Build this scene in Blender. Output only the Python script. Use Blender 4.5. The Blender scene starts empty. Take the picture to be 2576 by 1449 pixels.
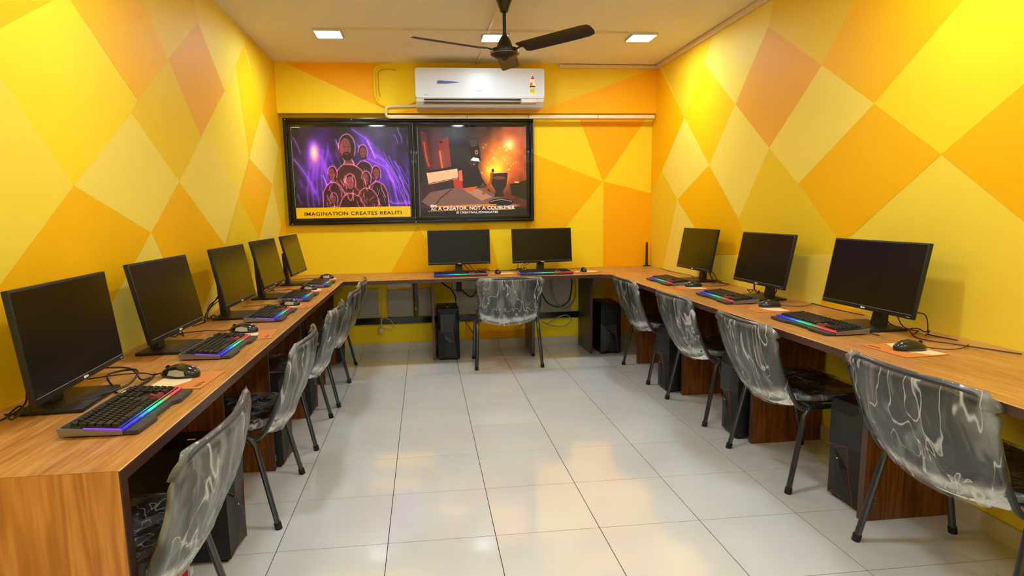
import bpy, bmesh, math, random
import numpy as np
from mathutils import Vector, Matrix
random.seed(7)
PI = math.pi
SC = bpy.context.scene
COL = SC.collection

# ------------------------------------------------------------------ camera, world, exposure
cam_d = bpy.data.cameras.new('camera')
cam = bpy.data.objects.new('camera', cam_d); COL.objects.link(cam)
cam_d.sensor_width = 36.0
cam_d.lens = 36.0 * 1542.466 / 2576.0
cam_d.shift_x = (1288.0 - 1244.112) / 2576.0
cam_d.shift_y = (760.330 - 724.5) / 2576.0
cam_d.clip_start = 0.02
RT, DN, FW = (0.993419, -0.113279, -0.016954), (-0.033133, -0.142508, -0.989239), (0.109644, 0.98329, -0.145324)
cam.matrix_world = Matrix(((RT[0], -DN[0], -FW[0], 0.62906), (RT[1], -DN[1], -FW[1], -4.99439),
                           (RT[2], -DN[2], -FW[2], 1.32213), (0, 0, 0, 1)))
SC.camera = cam
w = bpy.data.worlds.new('world'); SC.world = w; w.use_nodes = True
w.node_tree.nodes['Background'].inputs[0].default_value = (0.8, 0.85, 0.9, 1)
w.node_tree.nodes['Background'].inputs[1].default_value = 0.3
SC.view_settings.view_transform = 'Standard'
SC.view_settings.look = 'None'
SC.view_settings.gamma = 1.0
SC.view_settings.use_curve_mapping = False
SC.view_settings.exposure = 0.0
SC.cycles.max_bounces = 10
SC.cycles.diffuse_bounces = 6
SC.cycles.transparent_max_bounces = 24
SC.cycles.sample_clamp_indirect = 8.0
LAMP_STRENGTH = 140.0          # emission of each ceiling panel diffuser
# the panels' positions on the ceiling: the row in view and the rows of the same room behind it
LAMPS = [(-0.03, -0.10), (1.215, -0.06), (2.36, -0.12),
         (-0.03, -2.75), (1.215, -2.75), (2.36, -2.75), (-0.03, -5.2), (1.215, -5.2), (2.36, -5.2)]

# room: x from XL to XR, back wall at YB, beam face YM, ceiling ZC, table height ZD
XL, XR, YB, YM, ZC, ZD, YN = -0.6375, 2.855, 0.9185, 0.82, 2.665, 0.768, -6.4
ZBEAM = 2.226

# ------------------------------------------------------------------ materials
def srgb(h):
    c = [int(h[i:i+2], 16) / 255 for i in (0, 2, 4)]
    return tuple(x / 12.92 if x <= .04045 else ((x + .055) / 1.055) ** 2.4 for x in c) + (1,)

MATS = {}
def mat(name, col='808080', rough=.5, metal=0, spec=.5, emit=None, estr=0, coat=0, bump=None, var=None):
    if name in MATS: return MATS[name]
    m = bpy.data.materials.new(name); m.use_nodes = True
    nt = m.node_tree; b = nt.nodes['Principled BSDF']
    c = srgb(col) if isinstance(col, str) else col
    b.inputs['Base Color'].default_value = c
    b.inputs['Roughness'].default_value = rough
    b.inputs['Metallic'].default_value = metal
    b.inputs['Specular IOR Level'].default_value = spec
    b.inputs['Coat Weight'].default_value = coat
    b.inputs['Coat Roughness'].default_value = .06
    if emit:
        b.inputs['Emission Color'].default_value = srgb(emit); b.inputs['Emission Strength'].default_value = estr
    tc = nt.nodes.new('ShaderNodeTexCoord')
    if var:      # (scale, amount): soft tone variation of the paint or plastic itself
        n = nt.nodes.new('ShaderNodeTexNoise'); n.inputs['Scale'].default_value = var[0]; n.inputs['Detail'].default_value = 3
        mx = nt.nodes.new('ShaderNodeMix'); mx.data_type = 'RGBA'
        mx.inputs[6].default_value = tuple(x * (1 - var[1]) for x in c[:3]) + (1,)
        mx.inputs[7].default_value = tuple(min(1, x * (1 + var[1])) for x in c[:3]) + (1,)
        nt.links.new(tc.outputs['Object'], n.inputs['Vector']); nt.links.new(n.outputs['Fac'], mx.inputs[0])
        nt.links.new(mx.outputs[2], b.inputs['Base Color'])
    if bump:     # (scale, strength)
        n = nt.nodes.new('ShaderNodeTexNoise'); n.inputs['Scale'].default_value = bump[0]; n.inputs['Detail'].default_value = 4
        bp = nt.nodes.new('ShaderNodeBump'); bp.inputs['Strength'].default_value = bump[1]; bp.inputs['Distance'].default_value = .002
        nt.links.new(tc.outputs['Object'], n.inputs['Vector']); nt.links.new(n.outputs['Fac'], bp.inputs['Height'])
        nt.links.new(bp.outputs['Normal'], b.inputs['Normal'])
    MATS[name] = m; return m

def wood(name, stops, axis, rough=.32, scale=1.0, rings=.5):
    """laminate with grain running along axis (0 x, 1 y, 2 z)"""
    m = bpy.data.materials.new(name); m.use_nodes = True; nt = m.node_tree; N = nt.nodes; Lk = nt.links
    b = N['Principled BSDF']; b.inputs['Roughness'].default_value = rough; b.inputs['Specular IOR Level'].default_value = .45
    tc = N.new('ShaderNodeTexCoord'); mp = N.new('ShaderNodeMapping')
    s = [13.0 * scale] * 3; s[axis] = .9 * scale; mp.inputs['Scale'].default_value = s
    Lk.new(tc.outputs['Object'], mp.inputs['Vector'])
    n1 = N.new('ShaderNodeTexNoise'); n1.inputs['Scale'].default_value = .55; n1.inputs['Detail'].default_value = 3; n1.inputs['Distortion'].default_value = .6
    Lk.new(mp.outputs['Vector'], n1.inputs['Vector'])
    # rings: sine of the low noise gives cathedral lines
    mul = N.new('ShaderNodeMath'); mul.operation = 'MULTIPLY'; mul.inputs[1].default_value = 70.0
    Lk.new(n1.outputs['Fac'], mul.inputs[0])
    sn = N.new('ShaderNodeMath'); sn.operation = 'SINE'; Lk.new(mul.outputs[0], sn.inputs[0])
    n2 = N.new('ShaderNodeTexNoise'); n2.inputs['Scale'].default_value = 7.0; n2.inputs['Detail'].default_value = 5
    Lk.new(mp.outputs['Vector'], n2.inputs['Vector'])
    ma = N.new('ShaderNodeMath'); ma.operation = 'MULTIPLY_ADD'; ma.inputs[1].default_value = .10 * rings; ma.inputs[2].default_value = 0
    Lk.new(sn.outputs[0], ma.inputs[0])
    m2 = N.new('ShaderNodeMath'); m2.operation = 'MULTIPLY_ADD'; m2.inputs[1].default_value = .75
    Lk.new(n2.outputs['Fac'], m2.inputs[0]); Lk.new(ma.outputs[0], m2.inputs[2])
    m3 = N.new('ShaderNodeMath'); m3.operation = 'MULTIPLY_ADD'; m3.inputs[1].default_value = .35
    Lk.new(n1.outputs['Fac'], m3.inputs[0]); Lk.new(m2.outputs[0], m3.inputs[2])
    cr = N.new('ShaderNodeValToRGB'); e = cr.color_ramp.elements
    e[0].position = .36; e[0].color = srgb(stops[0]); e[1].position = .74; e[1].color = srgb(stops[2])
    k = e.new(.55); k.color = srgb(stops[1])
    Lk.new(m3.outputs[0], cr.inputs['Fac']); Lk.new(cr.outputs['Color'], b.inputs['Base Color'])
    MATS[name] = m; return m

WTOP_Y = wood('wood_top_along_y', ('96622c', 'b67c3c', 'c99450'), 1)
WTOP_X = wood('wood_top_along_x', ('96622c', 'b67c3c', 'c99450'), 0)
WEND = wood('wood_end_panel', ('a8692f', 'ba7836', 'c98844'), 2, rings=1.3, scale=1.0)
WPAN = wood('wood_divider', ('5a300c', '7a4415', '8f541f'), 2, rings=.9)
EDGE = mat('edge_band', '4b3129', .35)
EDGEL = mat('edge_line', 'd8b48c', .4)
PAINT = {k: mat('paint_' + n, h, .55, spec=.18, bump=(60, .05)) for k, n, h in (
    ('Y', 'yellow', 'f9d520'), ('L', 'pale_yellow', 'f3d758'), ('L2', 'light_yellow', 'f6d540'), ('M', 'mid_yellow', 'efc726'),
    ('G', 'golden', 'fac410'), ('O', 'orange', 'f7b800'), ('P', 'peach', 'efae38'), ('OO', 'deep_orange', 'fab000'))}
CEIL = mat('ceiling_paint', 'e9dfc8', .8, var=(1.5, .02))
def tile_mat():
    m = mat('floor_tile', 'd6d6d2', .09, spec=.7, coat=.8)
    nt = m.node_tree; N = nt.nodes; b = N['Principled BSDF']
    tc = N.new('ShaderNodeTexCoord'); n = N.new('ShaderNodeTexNoise'); n.inputs['Scale'].default_value = 2.2; n.inputs['Detail'].default_value = 5
    oi = N.new('ShaderNodeObjectInfo'); ad = N.new('ShaderNodeVectorMath'); ad.operation = 'ADD'
    N_l = nt.links; N_l.new(tc.outputs['Object'], ad.inputs[0]); N_l.new(oi.outputs['Location'], ad.inputs[1]); N_l.new(ad.outputs[0], n.inputs['Vector'])
    cr = N.new('ShaderNodeValToRGB'); cr.color_ramp.elements[0].position = .3; cr.color_ramp.elements[0].color = srgb('d4d4d1')
    cr.color_ramp.elements[1].position = .7; cr.color_ramp.elements[1].color = srgb('dddddb')
    N_l.new(n.outputs['Fac'], cr.inputs['Fac']); N_l.new(cr.outputs['Color'], b.inputs['Base Color'])
    return m
TILE = tile_mat()
GROUT = mat('grout', '38342e', .8)
SKIRT = mat('skirting_tile', 'c9bfa8', .3)
BLACKP = mat('black_plastic', '0c0c0c', .42, bump=(300, .05))
DARKP = mat('dark_plastic', '0e0f10', .45, bump=(300, .08))
SCREEN = mat('screen', '030303', .24, spec=.38)
CPUB = mat('tower_body', '060709', .42)
CPUF = mat('tower_front', '14181d', .38)
CPUD = mat('tower_intake', '07080a', .5)
REDL = mat('red_accent', '9c2030', .4)
SILVER = mat('silver_plastic', '8f8f8e', .32, metal=.6)
GREYM = mat('keyboard_grey', '3d4042', .42, metal=.3)
KEY = mat('keycap', '0b0b0c', .4)
KEYR = mat('keycap_red', '8e2c34', .45)
CHROME = mat('tube_metal', '55565a', .28, metal=.85)
RUBBER = mat('rubber', '0c0c0c', .7)
SHELL = mat('chair_shell', '44474a', .42, bump=(200, .05))
PAD = mat('chair_fabric', '1d1b1b', .85, bump=(500, .4))
FRAMEG = mat('chair_frame_grey', '35373a', .38)
WHITEP = mat('white_plastic', 'd3d5db', .3, spec=.35)
WHITEP2 = mat('white_plastic_lower', 'cfc8c0', .38)
DARKSLOT = mat('dark_slot', '15120f', .5)
CREAM = mat('cream_conduit', 'e2cfae', .4)
WIRE = mat('wire_black', '101010', .45)
WIREG = mat('wire_grey', '8d8a80', .5)
ALU = mat('black_aluminium', '0b0b0b', .25, metal=.3, coat=.3)
PANE = mat('dark_glass', '050608', .05, spec=.8)
PADO = mat('mousepad_orange', 'c8782e', .6)
PADC = mat('mousepad_cream', 'e8cfa0', .6)
BLKF = mat('fan_black', '0d0c0b', .38)
BLADEU = mat('fan_blade', '16110e', .42)
GOLD = mat('gold_trim', 'a8832a', .3, metal=.8)
WHT = mat('white_mark', 'e9e9e9', .5)
GREYMARK = mat('grey_mark', '8c9094', .5)

def film_mat():
    """clear wrinkled polythene: mostly see-through, glossy, with milky creases"""
    m = bpy.data.materials.new('clear_plastic_film'); m.use_nodes = True; nt = m.node_tree; N = nt.nodes; Lk = nt.links
    N.remove(N['Principled BSDF']); out = N['Material Output']
    tc = N.new('ShaderNodeTexCoord'); mp = N.new('ShaderNodeMapping'); mp.inputs['Scale'].default_value = (15, 15, 3.0); mp.inputs['Rotation'].default_value = (0, .35, 0)
    oi = N.new('ShaderNodeObjectInfo'); ad = N.new('ShaderNodeVectorMath'); ad.operation = 'ADD'
    sc = N.new('ShaderNodeVectorMath'); sc.operation = 'SCALE'; sc.inputs['Scale'].default_value = 3.7
    Lk.new(oi.outputs['Location'], sc.inputs[0]); Lk.new(tc.outputs['Object'], ad.inputs[0]); Lk.new(sc.outputs[0], ad.inputs[1]); Lk.new(ad.outputs[0], mp.inputs['Vector'])
    nz = N.new('ShaderNodeTexNoise'); nz.inputs['Scale'].default_value = .8; nz.inputs['Detail'].default_value = 2; nz.inputs['Distortion'].default_value = .5
    Lk.new(mp.outputs['Vector'], nz.inputs['Vector'])
    # thin creases: |noise-.5| small
    sb = N.new('ShaderNodeMath'); sb.operation = 'SUBTRACT'; sb.inputs[1].default_value = .5; Lk.new(nz.outputs['Fac'], sb.inputs[0])
    ab = N.new('ShaderNodeMath'); ab.operation = 'ABSOLUTE'; Lk.new(sb.outputs[0], ab.inputs[0])
    mr = N.new('ShaderNodeMapRange'); mr.inputs[1].default_value = 0; mr.inputs[2].default_value = .018; mr.inputs[3].default_value = .75; mr.inputs[4].default_value = 0
    Lk.new(ab.outputs[0], mr.inputs[0])
    # broad milky areas
    n2 = N.new('ShaderNodeTexNoise'); n2.inputs['Scale'].default_value = 1.1; n2.inputs['Detail'].default_value = 4; n2.inputs['Distortion'].default_value = .8
    Lk.new(mp.outputs['Vector'], n2.inputs['Vector'])
    m2 = N.new('ShaderNodeMapRange'); m2.inputs[1].default_value = .48; m2.inputs[2].default_value = .66; m2.inputs[3].default_value = .02; m2.inputs[4].default_value = .24
    Lk.new(n2.outputs['Fac'], m2.inputs[0])
    # bunched attribute painted along hems
    at = N.new('ShaderNodeAttribute'); at.attribute_name = 'bunch'
    n3 = N.new('ShaderNodeTexNoise'); n3.inputs['Scale'].default_value = 26; n3.inputs['Detail'].default_value = 4
    Lk.new(tc.outputs['Object'], n3.inputs['Vector'])
    m3 = N.new('ShaderNodeMath'); m3.operation = 'MULTIPLY'; m3.use_clamp = True; Lk.new(at.outputs['Fac'], m3.inputs[0]); Lk.new(n3.outputs['Fac'], m3.inputs[1])
    a1 = N.new('ShaderNodeMath'); a1.operation = 'MAXIMUM'; Lk.new(mr.outputs[0], a1.inputs[0]); Lk.new(m2.outputs[0], a1.inputs[1])
    a2 = N.new('ShaderNodeMath'); a2.operation = 'ADD'; a2.use_clamp = True; Lk.new(a1.outputs[0], a2.inputs[0]); Lk.new(m3.outputs[0], a2.inputs[1])
    bp = N.new('ShaderNodeBump'); bp.inputs['Strength'].default_value = .9; bp.inputs['Distance'].default_value = .012
    Lk.new(n2.outputs['Fac'], bp.inputs['Height'])
    tr = N.new('ShaderNodeBsdfTransparent'); tr.inputs['Color'].default_value = (.95, .95, .95, 1)
    df = N.new('ShaderNodeBsdfPrincipled'); df.inputs['Base Color'].default_value = srgb('d4d7d9'); df.inputs['Roughness'].default_value = .25
    Lk.new(bp.outputs['Normal'], df.inputs['Normal'])
    mixa = N.new('ShaderNodeMixShader'); Lk.new(a2.outputs[0], mixa.inputs[0]); Lk.new(tr.outputs[0], mixa.inputs[1]); Lk.new(df.outputs[0], mixa.inputs[2])
    gl = N.new('ShaderNodeBsdfGlossy'); gl.inputs['Roughness'].default_value = .14; gl.inputs['Color'].default_value = (1, 1, 1, 1); Lk.new(bp.outputs['Normal'], gl.inputs['Normal'])
    fr = N.new('ShaderNodeFresnel'); fr.inputs['IOR'].default_value = 1.5; Lk.new(bp.outputs['Normal'], fr.inputs['Normal'])
    fm = N.new('ShaderNodeMath'); fm.operation = 'MULTIPLY'; fm.inputs[1].default_value = .85; Lk.new(fr.outputs[0], fm.inputs[0])
    mixb = N.new('ShaderNodeMixShader'); Lk.new(fm.outputs[0], mixb.inputs[0]); Lk.new(mixa.outputs[0], mixb.inputs[1]); Lk.new(gl.outputs[0], mixb.inputs[2])
    Lk.new(mixb.outputs[0], out.inputs['Surface'])
    return m
FILM = film_mat()

def emit_mat(name, h, s):
    return mat(name, h, .4, emit=h, estr=s)
LEDC = [emit_mat('led_%d' % i, h, .6) for i, h in enumerate(('3226e8', '2c48f0', '2f8cf0', '2fd8d0', '28d890', '8a9a60', 'e04a4a', 'e84058'))]
LEDP = emit_mat('led_purple', '7a38e8', .9)

# ------------------------------------------------------------------ mesh helpers
class MB:
    def __init__(s): s.v = []; s.f = []; s.m = []; s.mats = []; s.cur = 0; s.flat = set()
    def use(s, m):
        if m not in s.mats: s.mats.append(m)
        s.cur = s.mats.index(m); return s
    def add(s, vs, fs, M=None):
        o = len(s.v)
        s.v += [tuple(M @ Vector(p)) if M else tuple(p) for p in vs]
        s.f += [tuple(i + o for i in f) for f in fs]; s.m += [s.cur] * len(fs); return s
    def box(s, x0, x1, y0, y1, z0, z1, b=0, M=None):
        if b <= 0:
            vs = [(x, y, z) for z in (z0, z1) for y in (y0, y1) for x in (x0, x1)]
            fs = [(0, 2, 3, 1), (4, 5, 7, 6), (0, 1, 5, 4), (1, 3, 7, 5), (3, 2, 6, 7), (2, 0, 4, 6)]
            return s.add(vs, fs, M)
        bm = bmesh.new(); bmesh.ops.create_cube(bm, size=1)
        for v in bm.verts: v.co = Vector(((x0 + x1) / 2 + v.co.x * (x1 - x0), (y0 + y1) / 2 + v.co.y * (y1 - y0), (z0 + z1) / 2 + v.co.z * (z1 - z0)))
        bmesh.ops.bevel(bm, geom=bm.edges[:], offset=b, segments=2, profile=.6, affect='EDGES')
        bm.verts.index_update(); o = len(s.f); big = sorted(range(len(bm.faces)), key=lambda i: -[f.calc_area() for f in bm.faces][i])[:6]; s.flat |= {o + i for i in big}
        s.add([v.co[:] for v in bm.verts], [[v.index for v in f.verts] for f in bm.faces], M); bm.free(); return s
    def prism(s, pts, axis, a, c):
        """polygon pts in the two other axes, extruded along axis from a to c"""
        n = len(pts)
        def P(p, t): q = list(p); q.insert(axis, t); return tuple(q)
        vs = [P(p, a) for p in pts] + [P(p, c) for p in pts]
        fs = [tuple(range(n))[::-1], tuple(range(n, 2 * n))] + [(i, (i + 1) % n, n + (i + 1) % n, n + i) for i in range(n)]
        return s.add(vs, fs)
    def tube(s, pts, r, seg=8, ry=None, cap=True, closed=False):
        pts = [Vector(p) for p in pts]; n = len(pts); rings = []
        rr = r if isinstance(r, (list, tuple)) else [r] * n
        up = None
        for i, p in enumerate(pts):
            a = pts[i - 1] if (i > 0 or closed) else p; b = pts[(i + 1) % n] if (i < n - 1 or closed) else p
            t = (b - a).normalized()
            if up is None: up = Vector((0, 0, 1)) if abs(t.z) < .9 else Vector((1, 0, 0))
            x = t.cross(up)
            if x.length < 1e-5: x = t.cross(Vector((1, .3, .1)))
            x.normalize(); y = x.cross(t).normalized(); up = y
            rings.append([tuple(p + x * math.cos(2 * PI * k / seg) * rr[i] + y * math.sin(2 * PI * k / seg) * (ry or rr[i])) for k in range(seg)])
        vs = [v for g in rings for v in g]; fs = []
        for i in range(n if closed else n - 1):
            j = (i + 1) % n
            for k in range(seg): fs.append((i * seg + k, i * seg + (k + 1) % seg, j * seg + (k + 1) % seg, j * seg + k))
        if cap and not closed: fs += [tuple(range(seg))[::-1], tuple(range((n - 1) * seg, n * seg))]
        return s.add(vs, fs)
    def lathe(s, prof, seg=24, c=(0, 0, 0)):
        """prof (r, z) from bottom to top"""
        vs = []; fs = []; n = len(prof)
        for r, z in prof:
            for k in range(seg): a = 2 * PI * k / seg; vs.append((c[0] + r * math.cos(a), c[1] + r * math.sin(a), c[2] + z))
        for i in range(n - 1):
            for k in range(seg): fs.append((i * seg + k, i * seg + (k + 1) % seg, (i + 1) * seg + (k + 1) % seg, (i + 1) * seg + k))
        fs += [tuple(range(seg))[::-1], tuple(range((n - 1) * seg, n * seg))]
        return s.add(vs, fs)
    def mesh(s, name, smooth=35, recalc=True):
        me = bpy.data.meshes.new(name); me.from_pydata(s.v, [], s.f)
        for m in s.mats: me.materials.append(m)
        for p, i in zip(me.polygons, s.m): p.material_index = i
        if recalc:
            bm = bmesh.new(); bm.from_mesh(me); bmesh.ops.recalc_face_normals(bm, faces=bm.faces[:]); bm.to_mesh(me); bm.free()
        if smooth:
            for p in me.polygons: p.use_smooth = p.index not in s.flat
            me.set_sharp_from_angle(angle=math.radians(smooth))
        me.update(); return me
    def obj(s, name, parent=None, loc=(0, 0, 0), rot=(0, 0, 0), smooth=35, recalc=True):
        return link(name, s.mesh(name, smooth, recalc), parent, loc, rot)

def link(name, data, parent=None, loc=(0, 0, 0), rot=(0, 0, 0)):
    o = bpy.data.objects.new(name, data); COL.objects.link(o)
    o.location = loc; o.rotation_euler = rot
    if parent: o.parent = parent
    return o
def M(m): return MB().use(m)
def tag(o, label, cat, group=None, kind=None):
    if label: o['label'] = label
    if cat: o['category'] = cat
    if group: o['group'] = group
    if kind: o['kind'] = kind
    return o
def struct(o): o['kind'] = 'structure'; return o
def empty(name, loc=(0, 0, 0), rz=0):
    o = bpy.data.objects.new(name, None); COL.objects.link(o); o.location = loc; o.rotation_euler = (0, 0, rz)
    o.empty_display_size = .05; return o
def copy_tree(o, parent=None):
    c = o.copy(); COL.objects.link(c)
    if parent: c.parent = parent; c.matrix_parent_inverse = o.matrix_parent_inverse
    for ch in list(o.children): copy_tree(ch, c)
    return c
def smooth_pts(P, n=6):
    P = [Vector(p) for p in P]; out = []
    for i in range(len(P) - 1):
        a = P[max(i - 1, 0)]; b = P[i]; c = P[i + 1]; d = P[min(i + 2, len(P) - 1)]
        for k in range(n):
            t = k / n
            out.append(.5 * ((2 * b) + (c - a) * t + (2 * a - 5 * b + 4 * c - d) * t * t + (3 * b - a - 3 * c + d) * t ** 3))
    out.append(P[-1]); return out
def cable(name, pts, r=.0028, m=WIRE, parent=None, seg=6):
    return M(m).tube(smooth_pts(pts), r, seg).obj(name, parent)
def text(name, s, size, m, parent, loc, rot=(PI / 2, 0, 0), width=None, bold=.0, ext=.0004, space=1.0):
    cu = bpy.data.curves.new(name, 'FONT'); cu.body = s; cu.size = size; cu.align_x = 'LEFT'; cu.align_y = 'BOTTOM_BASELINE'
    cu.offset = bold; cu.extrude = ext; cu.space_character = space; cu.materials.append(m)
    o = link(name, cu, parent, loc, rot)
    if width:
        bpy.context.view_layer.update()
        wd = o.dimensions.x
        if wd > 0: o.scale.x = width / wd
    bpy.context.view_layer.update()
    me = bpy.data.meshes.new_from_object(o.evaluated_get(bpy.context.evaluated_depsgraph_get())); me.name = name
    r = link(name, me, parent, loc, rot); r.scale = o.scale; bpy.data.objects.remove(o); bpy.data.curves.remove(cu)
    return r
def clip_poly(poly, x0, x1, y0, y1):
    for ax, lim, sg in ((0, x0, 1), (0, x1, -1), (1, y0, 1), (1, y1, -1)):
        out = []
        for i in range(len(poly)):
            a, b = poly[i], poly[(i + 1) % len(poly)]
            ia, ib = sg * (a[ax] - lim) >= 0, sg * (b[ax] - lim) >= 0
            if ia: out.append(a)
            if ia != ib:
                t = (lim - a[ax]) / (b[ax] - a[ax]); out.append((a[0] + (b[0] - a[0]) * t, a[1] + (b[1] - a[1]) * t))
        poly = out
        if not poly: break
    return poly

# ------------------------------------------------------------------ the room
PAINT_LEFT=[
('O', [(-3.128, 1.749), (-2.864, 1.903), (-2.554, 2.084), (-2.268, 2.25), (-2.786, 2.298)]),
('Y', [(-2.864, 1.903), (-2.554, 2.084), (-2.443, 2.12), (-1.966, 1.85), (-2.038, 1.78), (-2.56, 1.445), (-2.893, 1.755), (-3.328, 1.657)]),
('O', [(-2.587, 2.202), (-1.948, 2.444), (-1.809, 2.325), (-1.568, 2.121), (-1.962, 1.851)]),
('M', [(-1.948, 2.444), (-1.166, 2.741), (-1.068, 2.44), (-1.568, 2.121)]),
('L', [(-1.166, 2.741), (-0.483, 3.0), (-0.03, 2.62), (-0.132, 2.544), (-0.677, 2.134), (-1.068, 2.44)]),
('P', [(-1.068, 2.44), (-0.66, 2.137), (-1.182, 1.78), (-1.568, 2.121)]),
('M', [(-0.1, 2.588), (0.239, 2.809), (1.012, 2.724), (0.842, 2.658), (0.273, 2.157)]),
('G', [(-0.132, 2.544), (0.273, 2.157), (-0.201, 1.746), (-0.37, 2.365)]),
('O', [(0.843, 2.661), (1.695, 2.692), (1.37, 1.643), (0.273, 2.157)]),
('L', [(0.273, 2.157), (0.781, 1.934), (0.464, 1.589), (-0.201, 1.746)]),
('M', [(0.781, 1.934), (1.382, 1.682), (0.844, 0.969), (0.464, 1.589)]),
('O', [(-0.201, 1.746), (0.464, 1.589), (-0.077, 1.152), (-0.532, 1.457)]),
('L2', [(-0.66, 2.137), (-0.37, 2.365), (-0.201, 1.746), (-0.529, 1.471), (-1.099, 1.824)]),
('M', [(-1.962, 1.851), (-1.568, 2.121), (-1.182, 1.78), (-1.567, 1.508), (-2.038, 1.78)]),
('L', [(-2.038, 1.78), (-1.567, 1.508), (-1.956, 1.255), (-2.56, 1.445)]),
('L', [(-1.099, 1.824), (-0.529, 1.471), (-0.914, 1.135), (-1.567, 1.508)]),
('L2', [(-2.893, 1.755), (-2.56, 1.445), (-3.016, 1.132), (-3.38, 1.378)]),
('O', [(-2.56, 1.445), (-1.956, 1.255), (-2.414, 0.964), (-2.68, 0.681), (-3.104, 0.689), (-3.2, 1.008)]),
('L', [(-1.956, 1.255), (-2.414, 0.964), (-2.534, 0.716), (-1.675, 0.591), (-1.726, 1.047)]),
('O', [(-1.567, 1.508), (-0.862, 1.12), (-1.158, 0.91), (-1.484, 0.659), (-1.956, 1.255)]),
('L', [(-0.862, 1.12), (-1.458, 0.766), (-0.778, 0.515), (-0.336, 0.694), (-0.447, 1.054)]),
('M', [(-0.532, 1.457), (-0.077, 1.152), (-0.336, 0.694), (-0.914, 1.135)]),
('L', [(-0.077, 1.152), (0.464, 1.589), (0.844, 0.969), (0.388, 0.59), (-0.23, 0.679)]),
('O', [(0.849, 1.368), (1.085, 0.723), (0.929, 0.512), (0.545, 1.127)])]
PAINT_RIGHT=[
('O', [(0.783, 2.648), (0.167, 2.089), (0.647, 1.677), (0.891, 1.488), (1.386, 2.254)]),
('M', [(0.786, 2.706), (0.167, 2.089), (-0.175, 2.452), (-0.41, 2.734)]),
('L', [(-0.175, 2.452), (-0.352, 2.666), (-1.063, 2.777), (-1.186, 2.733), (-1.09, 2.465), (-0.701, 2.053)]),
('G', [(-0.175, 2.452), (-0.701, 2.053), (-0.322, 1.658), (0.167, 2.089)]),
('L', [(0.167, 2.089), (-0.322, 1.658), (0.272, 1.405), (0.647, 1.677)]),
('P', [(-1.09, 2.465), (-1.661, 2.099), (-1.167, 1.702), (-0.701, 2.053)]),
('M', [(-1.09, 2.465), (-1.186, 2.733), (-1.975, 2.452), (-1.661, 2.099)]),
('O', [(-1.975, 2.452), (-2.651, 2.211), (-2.091, 1.82), (-1.661, 2.099)]),
('L', [(-1.661, 2.099), (-2.091, 1.82), (-1.498, 1.458), (-1.167, 1.702)]),
('L', [(-0.701, 2.053), (-1.167, 1.702), (-0.814, 1.243), (-0.322, 1.658)]),
('M', [(-1.167, 1.702), (-1.498, 1.458), (-1.89, 1.152), (-1.933, 1.066), (-1.465, 1.035), (-0.892, 1.134), (-0.811, 1.244)]),
('O', [(-0.322, 1.658), (-0.811, 1.244), (-0.892, 1.134), (-0.951, 1.002), (-0.414, 0.966), (0.272, 1.405)]),
('O', [(-2.091, 1.82), (-2.521, 1.537), (-1.977, 1.161), (-1.89, 1.152), (-1.498, 1.458)]),
('Y', [(-2.091, 1.82), (-2.651, 2.211), (-3.004, 2.085), (-3.03, 1.859), (-2.866, 1.759), (-2.521, 1.537)]),
('O', [(-2.521, 1.537), (-2.866, 1.759), (-3.029, 1.865), (-3.115, 1.121), (-2.923, 1.256)]),
('M', [(1.334, 1.187), (0.891, 1.488), (0.647, 1.677), (0.272, 1.405), (0.457, 0.909), (0.587, 0.674), (1.306, 0.599)]),
('L', [(0.272, 1.405), (-0.069, 1.172), (-0.414, 0.966), (-0.295, 0.702), (0.637, 0.669), (0.504, 0.906)]),
('L', [(-1.465, 1.035), (-1.933, 1.066), (-1.867, 0.731), (-1.364, 0.725)]),
('O', [(-1.782, 0.831), (-2.054, 0.783), (-2.527, 0.712), (-1.767, 0.691)])]

def side_wall(name, X, sgn, base, polys):
    mb = M(PAINT[base]).box(min(X, X - sgn * .1), max(X, X - sgn * .1), YN, YB, 0, ZC)
    # painted facets: flat coats of paint, a hair proud of the base coat
    for i, (c, pts) in enumerate(polys):
        p = clip_poly(pts, YN + .01, YB - .0005, .002, ZC - .0005)
        if len(p) > 2:
            mb.use(PAINT[c]); x = X + sgn * (.0006 + .00004 * i)
            mb.add([(x, a, b) for a, b in p], [tuple(range(len(p)))])
    return struct(mb.obj(name, smooth=0, recalc=False))
# more facets on the stretches of wall the photograph does not reach
side_wall('wall_left', XL, 1, 'L2', PAINT_LEFT + [('O', [(-3.6, 2.665), (-3.1, 1.9), (-3.7, 1.2), (-4.3, 1.9)]), ('M', [(-4.3, 1.9), (-3.7, 1.2), (-4.3, .5), (-4.9, 1.2)])])
side_wall('wall_right', XR, -1, 'L2', PAINT_RIGHT + [('M', [(-3.9, 2.665), (-3.2, 1.8), (-3.9, 1.0), (-4.6, 1.8)])])
def flat_wall(name, Y, base, polys, x0, x1, z0, z1, thick):
    mb = M(PAINT[base]).box(x0, x1, Y, Y + thick, z0, z1)
    for i, (c, pts) in enumerate(polys):
        p = clip_poly(pts, x0 + .0005, x1 - .0005, z0 + .001, z1 - .0005)
        if len(p) > 2:
            mb.use(PAINT[c]); y = Y - .0006 - .00004 * i
            mb.add([(a, y, b) for a, b in p], [tuple(range(len(p)))])
    return mb
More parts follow.
